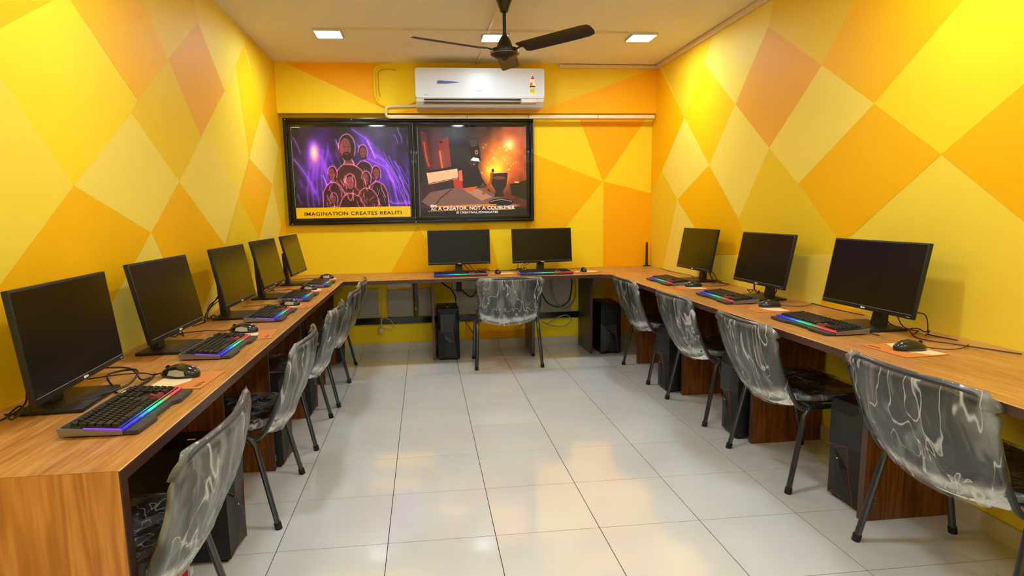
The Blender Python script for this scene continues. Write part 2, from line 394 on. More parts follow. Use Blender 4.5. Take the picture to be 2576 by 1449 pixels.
mb = flat_wall('wall_back', YB, 'Y', [
    ('OO', [(2.12, 2.226), (2.82, 2.226), (2.37, 1.598)]),
    ('OO', [(2.374, 1.6), (2.866, 1.477), (2.866, 0), (2.382, 0)]),
    ('O', [(1.60, 1.90), (2.366, 1.6), (1.97, 1.13), (1.60, 1.05)]),
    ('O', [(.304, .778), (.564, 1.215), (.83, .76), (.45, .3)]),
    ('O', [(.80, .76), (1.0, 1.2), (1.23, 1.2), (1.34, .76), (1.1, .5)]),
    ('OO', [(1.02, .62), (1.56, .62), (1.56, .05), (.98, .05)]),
], XL, XR, 0, ZC, .12)
struct(mb.obj('wall_back', smooth=0, recalc=False))
mb = flat_wall('beam', YM, 'M', [
    ('Y', [(-.64, 2.665), (.6, 2.665), (.6, 2.226), (-.64, 2.226)]),
    ('OO', [(-.558, 2.66), (.27, 2.66), (.225, 2.52), (.225, 2.40), (.30, 2.265)]),
    ('Y', [(.26, 2.66), (.6, 2.66), (.6, 2.27), (.30, 2.27), (.22, 2.38), (.22, 2.6)]),
    ('OO', [(.40, 2.226), (.6, 2.27), (1.8, 2.27), (1.7, 2.226)]),
    ('OO', [(1.68, 2.224), (1.777, 2.265), (2.855, 2.64), (2.855, 2.224)]),
], XL, XR, ZBEAM, ZC, YB - YM - .002)
beam = struct(mb.obj('trim_1', smooth=0, recalc=False)); beam['label'] = 'painted beam across the back wall above the window'
struct(M(mat('paint_white', 'dfe5ec', .6)).box(XL, XR, YN - .1, YN, 0, ZC).obj('wall_front', smooth=0))
ce = struct(M(CEIL).box(XL - .1, XR + .1, YN - .1, YB + .12, ZC, ZC + .1).obj('ceiling', smooth=0))

# floor: base with recessed joints, each tile a piece of its own
fl = struct(M(GROUT).box(XL, XR, YN, YB, -.08, -.002).obj('floor', smooth=0))
T = .44
tile_cache = {}
for i in range(-2, 7):
    for j in range(-15, 3):
        x0, x1, y0, y1 = max(i * T, XL), min((i + 1) * T, XR), max(j * T, YN), min((j + 1) * T, YB)
        if x1 - x0 < .02 or y1 - y0 < .02: continue
        k = (round(x1 - x0, 4), round(y1 - y0, 4))
        if k not in tile_cache:
            g = .0016
            tile_cache[k] = M(TILE).box(g, k[0] - g, g, k[1] - g, -.006, 0, b=.0005).mesh('tile', 0)
        link('tile', tile_cache[k], fl, (x0, y0, 0))
# skirting of the same tile
def skirting(name, axis, c, a0, a1, sgn):
    st = empty(name); struct(st); x = a0
    while x < a1 - .01:
        e = min((math.floor(x / T + 1e-6) + 1) * T, a1)
        mb = M(SKIRT)
        if axis == 0: mb.box(x + .001, e - .001, min(c, c + sgn * .012), max(c, c + sgn * .012), 0, .085, b=.002)
        else: mb.box(min(c, c + sgn * .012), max(c, c + sgn * .012), x + .001, e - .001, 0, .085, b=.002)
        mb.obj('tile', st); x = e
skirting('baseboard_back', 0, YB, XL + .014, XR - .014, -1)
skirting('baseboard_right', 1, XR, YN, YB, -1)
skirting('baseboard_left', 1, XL, YN, YB, 1)

# window with two sliding sashes
wn = struct(empty('window_1', (0, 0, 0)))
def frame_bars(mb, x0, x1, z0, z1, wd, y0, y1):
    mb.box(x0, x1, y0, y1, z1 - wd, z1, .003).box(x0, x1, y0, y1, z0, z0 + wd, .003)
    mb.box(x0, x0 + wd, y0, y1, z0 + wd, z1 - wd, .003).box(x1 - wd, x1, y0, y1, z0 + wd, z1 - wd, .003); return mb
frame_bars(M(ALU), -.606, 1.678, 1.232, 2.192, .028, .866, .9175).obj('window_frame', wn)
for x0, x1, y in ((-.578, .556, .878), (.548, 1.65, .890)):
    sf = frame_bars(M(ALU), x0, x1, 1.258, 2.166, .036, y, y + .016).obj('sash', wn)
    M(PANE).box(x0 + .034, x1 - .034, y + .006, y + .010, 1.292, 2.132).obj('pane', sf, smooth=0)
M(GREYMARK).box(.548, .5505, .8765, .8785, 1.27, 2.15).obj('meeting_strip', wn)
for (x, z) in ((-.585, 2.178), (-.575, 1.243), (.553, 1.243), (1.665, 2.18), (.0, 2.175)):
    M(WHT).lathe([(.004, 0), (.004, .0015)], 8).obj('screw', wn, (x, .866, z), (PI / 2, 0, 0))

# ------------------------------------------------------------------ posters (drawn as flat print)
class Art:
    def __init__(s, W, H, bg):
        s.W, s.H = W, H; s.a = np.zeros((H, W, 3), np.float32); s.a[:] = bg
        s.y, s.x = np.mgrid[0:H, 0:W].astype(np.float32); s.y = s.y / H; s.x = s.x / H * 1.0
        s.asp = W / H
    def blend(s, m, c): s.a += (np.array(c, np.float32) - s.a) * np.clip(m, 0, 1)[..., None]
    def glow(s, cx, cy, rx, ry, c, k=1.0, p=2): s.a += np.exp(-(((s.x - cx) / rx) ** 2 + ((s.y - cy) / ry) ** 2) ** (p / 2))[..., None] * np.array(c, np.float32) * k
    def ell(s, cx, cy, rx, ry, c, soft=.004, rot=0):
        X = (s.x - cx) * math.cos(rot) + (s.y - cy) * math.sin(rot); Y = -(s.x - cx) * math.sin(rot) + (s.y - cy) * math.cos(rot)
        d = (np.sqrt((X / rx) ** 2 + (Y / ry) ** 2) - 1) * min(rx, ry); s.blend(.5 - d / soft, c)
    def dist(s, P):
        D = np.full((s.H, s.W), 9., np.float32)
        for (x0, y0), (x1, y1) in zip(P, P[1:]):
            dx, dy = x1 - x0, y1 - y0; t = np.clip(((s.x - x0) * dx + (s.y - y0) * dy) / (dx * dx + dy * dy + 1e-9), 0, 1)
            D = np.minimum(D, np.hypot(s.x - x0 - t * dx, s.y - y0 - t * dy))
        return D
    def line(s, P, c, w=.004, glow=0, gc=None):
        D = s.dist(P)
        if glow: s.a += (np.exp(-(D / glow) ** 2) * .6)[..., None] * np.array(gc or c, np.float32)
        s.blend(1.2 - D / w, c)
    def poly(s, P, c, soft=.004):
        ins = np.zeros((s.H, s.W), bool); n = len(P)
        for i in range(n):
            (x0, y0), (x1, y1) = P[i], P[(i + 1) % n]
            if y0 == y1: continue
            cr = ((s.y < y0) != (s.y < y1)) & (s.x < (x1 - x0) * (s.y - y0) / (y1 - y0) + x0); ins ^= cr
        s.blend(ins.astype(np.float32), c)
    def image(s, name):
        im = bpy.data.images.new(name, s.W, s.H); px = np.ones((s.H, s.W, 4), np.float32)
        px[..., :3] = np.clip(s.a * 1.22, 0, 1)[::-1]; im.pixels.foreach_set(px.ravel()); im.update(); im.pack(); return im
rg = random.Random(3)
def noise(H, W, n, seed):
    r = np.random.RandomState(seed); g = r.rand(n, n * W // H + 2).astype(np.float32)
    yy = np.linspace(0, g.shape[0] - 1.001, H); xx = np.linspace(0, g.shape[1] - 1.001, W)
    y0 = yy.astype(int); x0 = xx.astype(int); fy = (yy - y0)[:, None]; fx = (xx - x0)[None]
    fy = fy * fy * (3 - 2 * fy); fx = fx * fx * (3 - 2 * fx)
    return g[y0][:, x0] * (1 - fy) * (1 - fx) + g[y0 + 1][:, x0] * fy * (1 - fx) + g[y0][:, x0 + 1] * (1 - fy) * fx + g[y0 + 1][:, x0 + 1] * fy * fx
def wob(P, a, n=3, seed=0):
    r = random.Random(seed); out = []
    for (x0, y0), (x1, y1) in zip(P, P[1:]):
        for k in range(n): t = k / n; out.append((x0 + (x1 - x0) * t + r.uniform(-a, a), y0 + (y1 - y0) * t + r.uniform(-a, a)))
    return out + [P[-1]]

def art_left():
    # generic rim-lit figures among violet streaks of light
    A = Art(840, 560, (.05, .035, .07))
    nz = noise(560, 840, 6, 1)[..., None] * noise(560, 840, 14, 2)[..., None]
    A.a += nz * np.array((.18, .07, .38))
    for cx, cy, rx, ry, k in ((.38, .18, .16, .28, .45), (.95, .25, .2, .25, .4), (1.1, .6, .25, .35, .55), (.3, .55, .22, .3, .5), (.25, .3, .1, .15, .7)):
        A.glow(cx, cy, rx, ry, (.32, .14, .62), k)
    for i in range(30):
        x = rg.uniform(.02, 1.5); y = rg.uniform(.0, .95); l = rg.uniform(.05, .28); d = -.9 if x < .7 else .9
        dx = l * .45 * (1 if x > .7 else 1); dy = l
        c = rg.choice([(.45, .22, .85), (.62, .36, .95), (.30, .18, .70), (.75, .6, 1.0)])
        A.line(wob([(x, y), (x + dx, y + dy)], .01, 3, i), c, rg.choice([.0018, .003, .0045]), .018, (.16, .06, .32))
    for P in ([(.02, .34), (.14, .48), (.26, .70)], [(.78, .02), (.98, .14), (1.02, .28), (1.2, .38), (1.34, .62), (1.44, .86)], [(.96, .34), (1.16, .42), (1.28, .60), (1.34, .84)], [(1.08, .74), (1.28, .84), (1.48, .84)]):
        A.line(wob(P, .008, 3, 5), (.55, .35, .95), .005, .03, (.25, .1, .5))
    A.glow(.28, .27, .05, .09, (.8, .7, 1), .9)
    for P in ([(1.10, .80), (1.24, 1.0)], [(1.04, .74), (1.3, 1.02)], [(1.16, .84), (1.22, 1.0)]):
        A.line(P, (.9, .85, 1), .010, .03, (.4, .2, .7))
    dk = (.10, .045, .075); sk = (.42, .20, .24); rim = (.92, .58, .66)
    def figure(cx, hy, s, body, hood=False, seed=0):
        # shoulders and chest
        P = [(cx - .30 * s, hy + .95 * s), (cx - .26 * s, hy + .42 * s), (cx - .16 * s, hy + .27 * s), (cx - .06 * s, hy + .2 * s), (cx + .07 * s, hy + .2 * s), (cx + .18 * s, hy + .27 * s), (cx + .28 * s, hy + .44 * s), (cx + .32 * s, hy + .95 * s)]
        P = wob(P, .008 * s, 2, seed); A.poly(P, body); A.line(P, rim, .0028, .012, (.35, .12, .3))
        if hood: A.ell(cx, hy, .12 * s, .16 * s, dk); A.ell(cx, hy + .01 * s, .078 * s, .115 * s, sk)
        else: A.ell(cx, hy, .11 * s, .155 * s, dk); A.ell(cx - .02 * s, hy + .01 * s, .075 * s, .125 * s, sk)
        pts = [(cx + .115 * s * math.cos(t), hy + .16 * s * math.sin(t)) for t in np.linspace(-PI, .6, 14)]
        A.line(pts, rim, .003, .012, (.35, .12, .35))
        A.line([(cx - .05 * s, hy - .005 * s), (cx - .02 * s, hy - .01 * s)], dk, .004 * s + .001); A.line([(cx + .01 * s, hy - .01 * s), (cx + .04 * s, hy - .005 * s)], dk, .004 * s + .001)
        A.line([(cx - .02 * s, hy + .075 * s), (cx + .02 * s, hy + .075 * s)], dk, .004 * s + .001)
        r = random.Random(seed)
        for k in range(int(16 * s) + 4):      # folds of the coat
            x = cx + r.uniform(-.24, .24) * s; y = hy + r.uniform(.3, .8) * s
            A.line(wob([(x, y), (x + r.uniform(-.05, .05) * s, y + r.uniform(.06, .2) * s)], .012 * s, 3, seed + k), r.choice([rim, (.7, .3, .42), (.5, .22, .5)]), .0022)
    for k in range(7):       # sweeping arcs of light
        P = [(.95 + .07 * k + .30 * math.sin(t) , .12 + .05 * k + .72 * t / 1.5) for t in np.linspace(0, 1.5, 8)]
        A.line(wob(P, .006, 2, 90 + k), rg.choice([(.42, .28, .85), (.30, .22, .72), (.6, .42, .95)]), .0026, .016, (.12, .07, .30))
    for k in range(5):
        P = [(.46 - .06 * k - .05 * math.sin(2 * t), .20 + .05 * k + .45 * t) for t in np.linspace(0, 1.2, 6)]
        A.line(wob(P, .008, 2, 120 + k), (.50, .28, .82), .0030, .020, (.18, .08, .36))
    figure(.90, .27, .50, (.14, .06, .12), True, 14)
    figure(1.06, .50, .50, (.13, .05, .12), True, 11)
    A.poly([(.665, .34), (.75, .34), (.79, .46), (.62, .46)], (.36, .17, .17)); A.line([(.665, .36), (.62, .46)], rim, .003, .01, (.3, .1, .2)); A.line([(.75, .34), (.80, .45)], rim, .003, .01, (.3, .1, .2))
    figure(.70, .22, .92, (.17, .07, .10), False, 15)
    A.ell(.690, .305, .052, .040, dk); A.line([(.672, .290), (.708, .290)], (.55, .28, .28), .004)
    figure(.50, .50, .50, (.16, .06, .14), False, 13)
    figure(.93, .56, .52, (.20, .07, .10), False, 16)
    figure(.72, .60, .60, (.15, .05, .08), True, 17)
    figure(.50, .78, .42, (.15, .06, .16), False, 18)
    for k in range(26):      # rim light over the coats
        x = rg.uniform(.42, 1.12); y = rg.uniform(.48, .84)
        A.line(wob([(x, y), (x + rg.uniform(-.07, .07), y + rg.uniform(.04, .14))], .01, 3, 60 + k), rg.choice([(.95, .62, .66), (.80, .34, .42), (.72, .36, .70)]), .0026, .010, (.25, .08, .14))
    A.glow(.70, .62, .16, .18, (.34, .10, .14), .3); A.glow(.60, .24, .05, .08, (.22, .09, .08), .8)
    A.glow(1.10, .07, .06, .05, (.05, .10, .22), .3)
    # yellow band for the lettering
    A.a[int(.875 * 560):, :] = (.88, .66, .04)
    A.a[:, :6] *= .4; A.a[:, -6:] *= .4
    return A.image('poster_print_left')
def art_right():
    # a dark desk before a glowing orange background
    A = Art(800, 660, (.09, .055, .075))
    nz = noise(660, 800, 5, 8) * .6 + noise(660, 800, 16, 9) * .4
    sp = np.clip((A.x - .52) * 2.2, 0, 1) * np.clip(1.35 - A.y * 1.1, 0, 1)
    A.a += (nz * sp)[..., None] * np.array((.55, .26, .05)) * 1.1
    A.glow(.90, .38, .20, .25, (.75, .38, .06), .9); A.glow(.82, .50, .12, .12, (.9, .55, .12), .7); A.glow(1.02, .18, .07, .07, (.7, .45, .42), .9); A.glow(1.1, .4, .2, .5, (.28, .08, .02), .8)
    A.glow(.42, .1, .25, .12, (.06, .08, .14), 1); A.glow(.20, .35, .09, .4, (.28, .09, .10), .9); A.glow(.07, .9, .2, .3, (.18, .10, .16), .8)
    for i in range(40):
        A.glow(rg.uniform(.66, 1.1), rg.uniform(.18, .6), .008, .008, (.8, .5, .1), rg.uniform(.2, .8))
    # columns at the left
    A.poly([(.03, .04), (.10, .06), (.13, .32), (.10, .45), (.05, .22)], (.30, .11, .12)); A.line([(.07, .16), (.09, .32), (.12, .42)], (.75, .28, .2), .006, .02, (.3, .05, .03))
    A.poly([(.22, .14), (.34, .10), (.37, .52), (.27, .52)], (.45, .16, .14)); A.line([(.24, .26), (.27, .50)], (.85, .45, .25), .008, .02, (.3, .1, .03)); A.ell(.255, .16, .018, .012, (.03, .02, .02))
    # person with a bun, beard and cap bending over a table, tripod legs
    A.ell(.62, .17, .055, .06, (.16, .13, .14)); 
    for k in range(9): A.line([(.575 + k * .011, .13), (.60 + k * .006, .21)], (.38, .32, .32), .0016)
    A.poly([(.56, .22), (.68, .20), (.70, .36), (.60, .38)], (.10, .06, .06)); A.ell(.65, .27, .016, .024, (.8, .55, .45)); A.ell(.65, .27, .009, .015, (.08, .05, .05))
    A.poly([(.44, .42), (.58, .38), (.66, .42), (.72, .60), (.64, .66), (.50, .66)], (.12, .06, .06))
    A.ell(.62, .38, .055, .05, (.20, .11, .09)); A.poly([(.58, .355), (.61, .325), (.67, .335), (.685, .37), (.62, .365)], (.85, .83, .86)); A.ell(.63, .41, .03, .022, (.08, .05, .05)); A.ell(.618, .40, .01, .006, (.75, .5, .38))
    for P in ([(.60, .45), (.53, .62)], [(.61, .45), (.66, .64)], [(.63, .44), (.80, .72)]): A.line(P, (.06, .03, .03), .008)
    # white slab held out, red box
    A.poly([(.09, .47), (.44, .41), (.46, .44), (.10, .49)], (.05, .04, .06)); A.poly([(.09, .49), (.43, .445), (.44, .54), (.11, .60)], (.90, .63, .50)); A.line([(.09, .49), (.11, .61), (.43, .55)], (.95, .72, .6), .004)
    A.poly([(.16, .62), (.38, .56), (.38, .66), (.18, .68)], (.16, .10, .12)); A.poly([(.38, .56), (.48, .55), (.49, .66), (.39, .67)], (.62, .18, .09)); A.poly([(.44, .47), (.48, .46), (.49, .58), (.45, .58)], (.75, .35, .25))
    # table
    A.poly([(.12, .70), (.34, .66), (.72, .66), (.95, .80), (1.15, .86), (.80, .93), (.12, .86), (.02, .80)], (.42, .30, .28)); A.poly([(.50, .68), (.66, .67), (.82, .76), (.70, .80)], (.60, .44, .36)); A.line([(.36, .67), (.24, .76), (.18, .83)], (.12, .08, .09), .006)
    A.poly([(.48, .66), (.66, .64), (.58, .70)], (.70, .32, .16))
    # cup on a stand at the right
    A.poly([(.80, .50), (1.0, .49), (.98, .64), (.94, .70), (.96, .76), (.84, .76), (.86, .70), (.81, .62)], (.14, .09, .07)); A.line([(.79, .50), (1.0, .49)], (.85, .55, .4), .006); A.ell(.90, .55, .07, .02, (.38, .2, .1))
    A.ell(.92, .82, .14, .045, (.10, .08, .08)); A.line([(.80, .81), (.92, .785), (1.04, .81)], (.6, .48, .38), .006); A.ell(.83, .47, .015, .02, (.1, .05, .03))
    A.line([(.72, .72), (.80, .60), (.82, .50)], (.55, .24, .08), .02)
    A.poly([(1.02, .62), (1.21, .58), (1.21, .80), (1.04, .74)], (.12, .07, .05)); A.ell(1.10, .60, .03, .01, (.9, .55, .25))
    # bottom: dark band with orange strokes for the lettering
    f = np.clip((A.y - .86) / .05, 0, 1); A.blend(f, (.085, .07, .075))
    A.line([(.20, .856), (.86, .845)], (.88, .52, .08), .010); A.line([(.74, .862), (1.10, .860)], (.80, .42, .08), .006)
    A.line([(.09, .905), (.42, .90)], (.80, .48, .10), .0045); A.line([(.42, .905), (.80, .90)], (.55, .22, .05), .006); A.line([(.80, .90), (1.06, .895)], (.88, .55, .08), .006)
    return A.image('poster_print_right')
def poster(name, img, x0, x1, z0, z1, y, label):
    me = M(DARKP).box(x0, x1, y, y + .002, z0, z1).mesh(name, 0)
    m = bpy.data.materials.new(name + '_print'); m.use_nodes = True; nt = m.node_tree; b = nt.nodes['Principled BSDF']
    t = nt.nodes.new('ShaderNodeTexImage'); t.image = img; t.extension = 'EXTEND'; nt.links.new(t.outputs['Color'], b.inputs['Base Color'])
    b.inputs['Roughness'].default_value = .22; b.inputs['Specular IOR Level'].default_value = .6
    me.materials.append(m); uv = me.uv_layers.new(name='UVMap')
    for p in me.polygons:
        if p.normal.y < -.9: p.material_index = 1
        for li in p.loop_indices:
            c = me.vertices[me.loops[li].vertex_index].co
            uv.data[li].uv = ((c.x - x0) / (x1 - x0), (c.z - z0) / (z1 - z0))
    o = link(name, me); tag(o, label, 'poster'); return o
INK = mat('poster_ink', '1a1206', .5); INKW = mat('poster_white_ink', 'f2ede6', .5)
p1 = poster('poster', art_left(), -.545, .512, 1.288, 2.112, .8815, 'poster of rim-lit figures in violet light, yellow caption band, in the left sash')
text('lettering', 'IMAGINATION CREATES REALITI', .046, INK, p1, (-.468, .8812, 1.318), width=.885, bold=.0006, space=1.08)
M(WHT).box(-.545, -.541, .880, .8813, 1.40, 2.112).box(-.541, -.46, .880, .8813, 2.107, 2.112).obj('white_edge', p1, smooth=0)
p2 = poster('poster', art_right(), .592, 1.612, 1.262, 2.112, .8935, 'poster of a person in a cap at a table before orange fire')
text('lettering', 'A CREATOR, NOT A COUBUMER', .045, INKW, p2, (.765, .8932, 1.350), width=.735, bold=.0014, space=1.05)
text('lettering', 'EM', .030, INKW, p2, (.693, .8932, 1.378), width=.058, bold=.002)
text('lettering', 'AG', .034, INKW, p2, (.697, .8932, 1.348), width=.050, bold=.001)
text('lettering', '\u00a9 CREATIVAL.EDVOCATES', .026, INKW, p2, (.935, .8932, 1.316), width=.40, bold=.0008)
M(GREYMARK).box(.592, .595, .892, .8933, 1.28, 2.112).box(.60, 1.60, .892, .8933, 1.272, 1.2735).obj('white_edge', p2, smooth=0)

# ------------------------------------------------------------------ desks
TH = .032
XLF, XRF, YF = -.0645, 2.2365, .228       # front edges
YE = -3.615                               # near end of the left desk
def divider(parent, x0, x1, y0, y1, edge):
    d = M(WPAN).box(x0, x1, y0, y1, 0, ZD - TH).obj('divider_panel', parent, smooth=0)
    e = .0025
    if edge == '+x': M(EDGE).box(x1, x1 + e, y0, y1, 0, ZD - TH).obj('edge_band', d, smooth=0)
    if edge == '-x': M(EDGE).box(x0 - e, x0, y0, y1, 0, ZD - TH).obj('edge_band', d, smooth=0)
    if edge == '-y': M(EDGE).box(x0, x1, y0 - e, y0, 0, ZD - TH).obj('edge_band', d, smooth=0)
    return d
dl = tag(empty('desk', (0, 0, 0)), 'long wooden desk along the left wall with a wooden end panel facing the camera', 'desk')
# mitred end: worktop and end panel meet at 45 degrees
M(WTOP_Y).prism([(YE, ZD), (YB - .001, ZD), (YB - .001, ZD - TH), (YE + TH, ZD - TH)], 0, XL + .002, XLF).obj('worktop', dl, smooth=0)
M(WEND).prism([(YE, 0), (YE, ZD - .0006), (YE + TH - .0006, ZD - TH), (YE + TH - .0006, 0)], 0, XL + .002, XLF).obj('end_panel', dl, smooth=0)
M(EDGE).box(XLF, XLF + .003, YE + .0005, YF, ZD - TH, ZD - .0015).box(XLF, XLF + .003, YE + .0005, YE + TH, 0, ZD - TH).obj('edge_band', dl, smooth=0)
M(EDGEL).box(XLF, XLF + .0034, YE + .0005, YF, ZD - .0015, ZD - .0002).obj('edge_line', dl, smooth=0)
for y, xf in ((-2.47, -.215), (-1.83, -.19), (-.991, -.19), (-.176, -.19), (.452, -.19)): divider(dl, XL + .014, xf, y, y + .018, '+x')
db = tag(empty('desk', (1.0, .5, 0)), 'shorter wooden desk across the back wall under the posters', 'desk')
def OB(mb, name, par=db, **k): o = mb.obj(name, par, **k); o.location = tuple(-c for c in par.location); return o
OB(M(WTOP_X).prism([(XLF + .0015, YF), (2.14, YF), (2.235, YF - .07), (2.235, YB - .001), (XLF + .0015, YB - .001)], 2, ZD - TH, ZD - .0004), 'worktop', smooth=0)
OB(M(EDGE).box(XLF + .003, 2.14, YF - .003, YF, ZD - TH, ZD - .002).prism([(2.14, YF), (2.14, YF - .003), (2.235, YF - .073), (2.235, YF - .07)], 2, ZD - TH, ZD - .002), 'edge_band', smooth=0)
OB(M(EDGEL).box(XLF + .003, 2.14, YF - .0034, YF, ZD - .002, ZD - .0006), 'edge_line', smooth=0)
WDK = mat('dark_laminate', '38302a', .4)
for x, yf in ((.672, .46), (1.588, .495), (2.125, .46)):
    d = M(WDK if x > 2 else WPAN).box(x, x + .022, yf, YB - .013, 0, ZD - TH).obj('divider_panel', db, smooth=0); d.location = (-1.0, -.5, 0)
    M(EDGE).box(x, x + .022, yf - .0025, yf, 0, ZD - TH).obj('edge_band', d, smooth=0)
dr = tag(empty('desk', (2.5, -1.5, 0)), 'long wooden desk along the right wall', 'desk')
def OR(mb, name, **k): return OB(mb, name, dr, **k)
YR = -3.95
OR(M(WTOP_Y).box(XRF, XR - .002, YR, YB - .001, ZD - TH, ZD), 'worktop', smooth=0)
OR(M(EDGE).box(XRF - .003, XRF, YR, YF - .07, ZD - TH, ZD - .0015), 'edge_band', smooth=0)
OR(M(EDGEL).box(XRF - .0034, XRF, YR, YF - .07, ZD - .0015, ZD - .0002), 'edge_line', smooth=0)
for y in (-3.93, -2.75, -1.86, -.92, .02):
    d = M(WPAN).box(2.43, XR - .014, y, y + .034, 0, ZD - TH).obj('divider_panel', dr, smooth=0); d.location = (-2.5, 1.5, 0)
    M(EDGE).box(2.4275, 2.43, y, y + .034, 0, ZD - TH).obj('edge_band', d, smooth=0)
    if y == -2.75:
        for z in (.075, .10): 
            M(SILVER).tube([(2.475 + .012 * math.cos(t), y - .001, z + .004 * math.sin(t)) for t in np.linspace(.3, PI - .3, 6)], .0018, 6).obj('pull_handle', d)

# ------------------------------------------------------------------ monitors
PW, PH = .58, .32
def make_monitor():
    r = empty('monitor')
    pn = M(DARKP).box(-PW / 2, PW / 2, -.009, .009, -PH / 2, PH / 2, .003)
    pn.box(-.20, .20, .009, .030, -.11, .10, .008)                    # thicker back of the panel
    pan = pn.obj('display_housing', r, (0, 0, .233))
    M(SCREEN).box(-PW / 2 + .008, PW / 2 - .008, -.0096, -.0088, -PH / 2 + .020, PH / 2 - .008).obj('screen', pan, smooth=0)
    M(GREYMARK).box(-PW / 2 + .006, PW / 2 - .006, -.0100, -.0088, -PH / 2 + .0175, -PH / 2 + .0187).obj('bezel_line', pan, smooth=0)
    lg = MB().use(WHT); lg.box(-.014, -.002, -.0104, -.009, -PH / 2 + .005, -PH / 2 + .013, .0008); lg.box(.001, .006, -.0104, -.009, -PH / 2 + .006, -PH / 2 + .012); lg.box(.008, .013, -.0104, -.009, -PH / 2 + .006, -PH / 2 + .012)
    lg.obj('logo', pan)
    M(GREYMARK).box(PW / 2 - .03, PW / 2 - .012, -.0102, -.009, -PH / 2 + .006, -PH / 2 + .009).obj('button_mark', pan, smooth=0)
    # base: flat slab with rounded corners; neck rising from its rear half and leaning to the panel
    M(BLACKP).box(-.133, .133, -.125, .055, 0, .012, .004).obj('stand_base', r)
    nk = M(DARKP).add([(-.032, .000, .011), (.032, .000, .011), (.036, .036, .011), (-.036, .036, .011),
                       (-.027, .022, .13), (.027, .022, .13), (.027, .046, .13), (-.027, .046, .13),
                       (-.027, .030, .26), (.027, .030, .26), (.027, .050, .25), (-.027, .050, .25)],
                      [(3, 2, 1, 0), (8, 9, 10, 11)] + [(a + i, a + (i + 1) % 4, a + 4 + (i + 1) % 4, a + 4 + i) for a in (0, 4) for i in range(4)])
    nk.obj('neck', r, smooth=30)
    return r
# x, y of the panel, turn, tilt, centre height above the table, label
MON = [(-.487, -2.975, 93.8, 6.0, .211, 'monitor closest to the camera at the left wall, with a square emblem'),
       (-.480, -2.253, 90.1, 11, .224, 'second monitor along the left wall, behind the closest one'),
       (-.456, -1.416, 89.9, 10.3, .232, 'third of the five monitors along the left wall'),
       (-.458, -.627, 89.1, 12, .237, 'fourth monitor along the left wall, second from the back corner'),
       (-.452, .176, 89.5, 13, .240, 'monitor of the left wall in the back left corner'),
       (.942, .722, 3.5, 4.6, .237, 'back wall monitor under the meeting point of the two posters'),
       (1.720, .712, 6.0, 7.0, .237, 'back wall monitor right of the window, next to the corner side'),
       (2.728, -.456, -89.5, 10.4, .244, 'smallest looking monitor of the right wall, by the back right corner'),
       (2.698, -1.445, -90.3, 10.6, .241, 'middle one of the three monitors along the right wall'),
       (2.669, -2.413, -89.8, 9.8, .239, 'large monitor at the near end of the right wall')]
mproto = make_monitor()
def mon_cables(root, i):
    rn = random.Random(40 + i)
    s = 1 if i % 2 else -1
    z1 = .12 + rn.uniform(-.02, .03)
    back = .10 if i in (5, 6) else .105
    for k in range(3):
        x0 = rn.uniform(-.10, .10); x1 = x0 + s * rn.uniform(.06, .20); x2 = x1 + rn.uniform(-.08, .16) * s
        pts = [(x0, .034, z1 + .01 * k), (x0 + .03 * s, .06, z1 - .03), (x1, .07 + .01 * k, .045 + rn.uniform(0, .05)), (x1 + .03 * s, .09, .012), (x2, back - .01 * k, .005)]
        if k == 2: pts.append((x2 + .12 * s, back + .0, .0045))
        cable('cable', pts, .0027, WIRE, root)
    # a loop of spare lead lying on the table behind the base
    c = Vector((s * rn.uniform(.17, .24), .05, .006))
    loop = [c + Vector((.045 * math.cos(t) * (1 + .3 * math.sin(2 * t)), .028 * math.sin(t), .02 * abs(math.sin(t * .5 + k)))) for k, t in enumerate(np.linspace(0, 1.8 * PI, 9))]
    cable('cable', loop, .0026, WIRE, root)
for i, (x, y, a, t, z, lab) in enumerate(MON):
    o = mproto if i == 0 else copy_tree(mproto)
    rz = math.radians(a); fx, fy = math.sin(rz), -math.cos(rz)       # towards the viewer
    ox = .02
    o.location = (x + fx * .0, y + fy * .0, ZD + .0003); o.rotation_euler = (0, 0, rz)
    # neck stands behind the panel, base reaches forward
    tag(o, lab, 'monitor', 'monitors on the desks')
    for c in o.children:
        if c.name.startswith('display'):
            c.location = (0, -.012, z); c.rotation_euler = (-math.radians(t), 0, 0)
        elif i == 0: c.location = (-.06, .02, 0)
        else: c.location = (-.03 if i < 5 else .0, .02, 0)
for i, o in enumerate([o for o in bpy.data.objects if o.name.split('.')[0] == 'monitor']): mon_cables(o, i)

m0 = mproto
cable('cable', [(-.16, .02, .004), (-.02, -.13, .018), (.05, -.16, .035), (.13, -.13, .045), (.12, -.05, .035), (.05, -.09, .010), (-.02, -.14, .0045), (.12, -.17, .0045), (.22, -.16, .0045)], .0035, WIRE, m0)
cable('cable', [(.10, .05, .06), (.16, -.02, .05), (.17, -.10, .04), (.12, -.15, .012), (.17, -.16, .0045)], .0032, WIRE, m0)
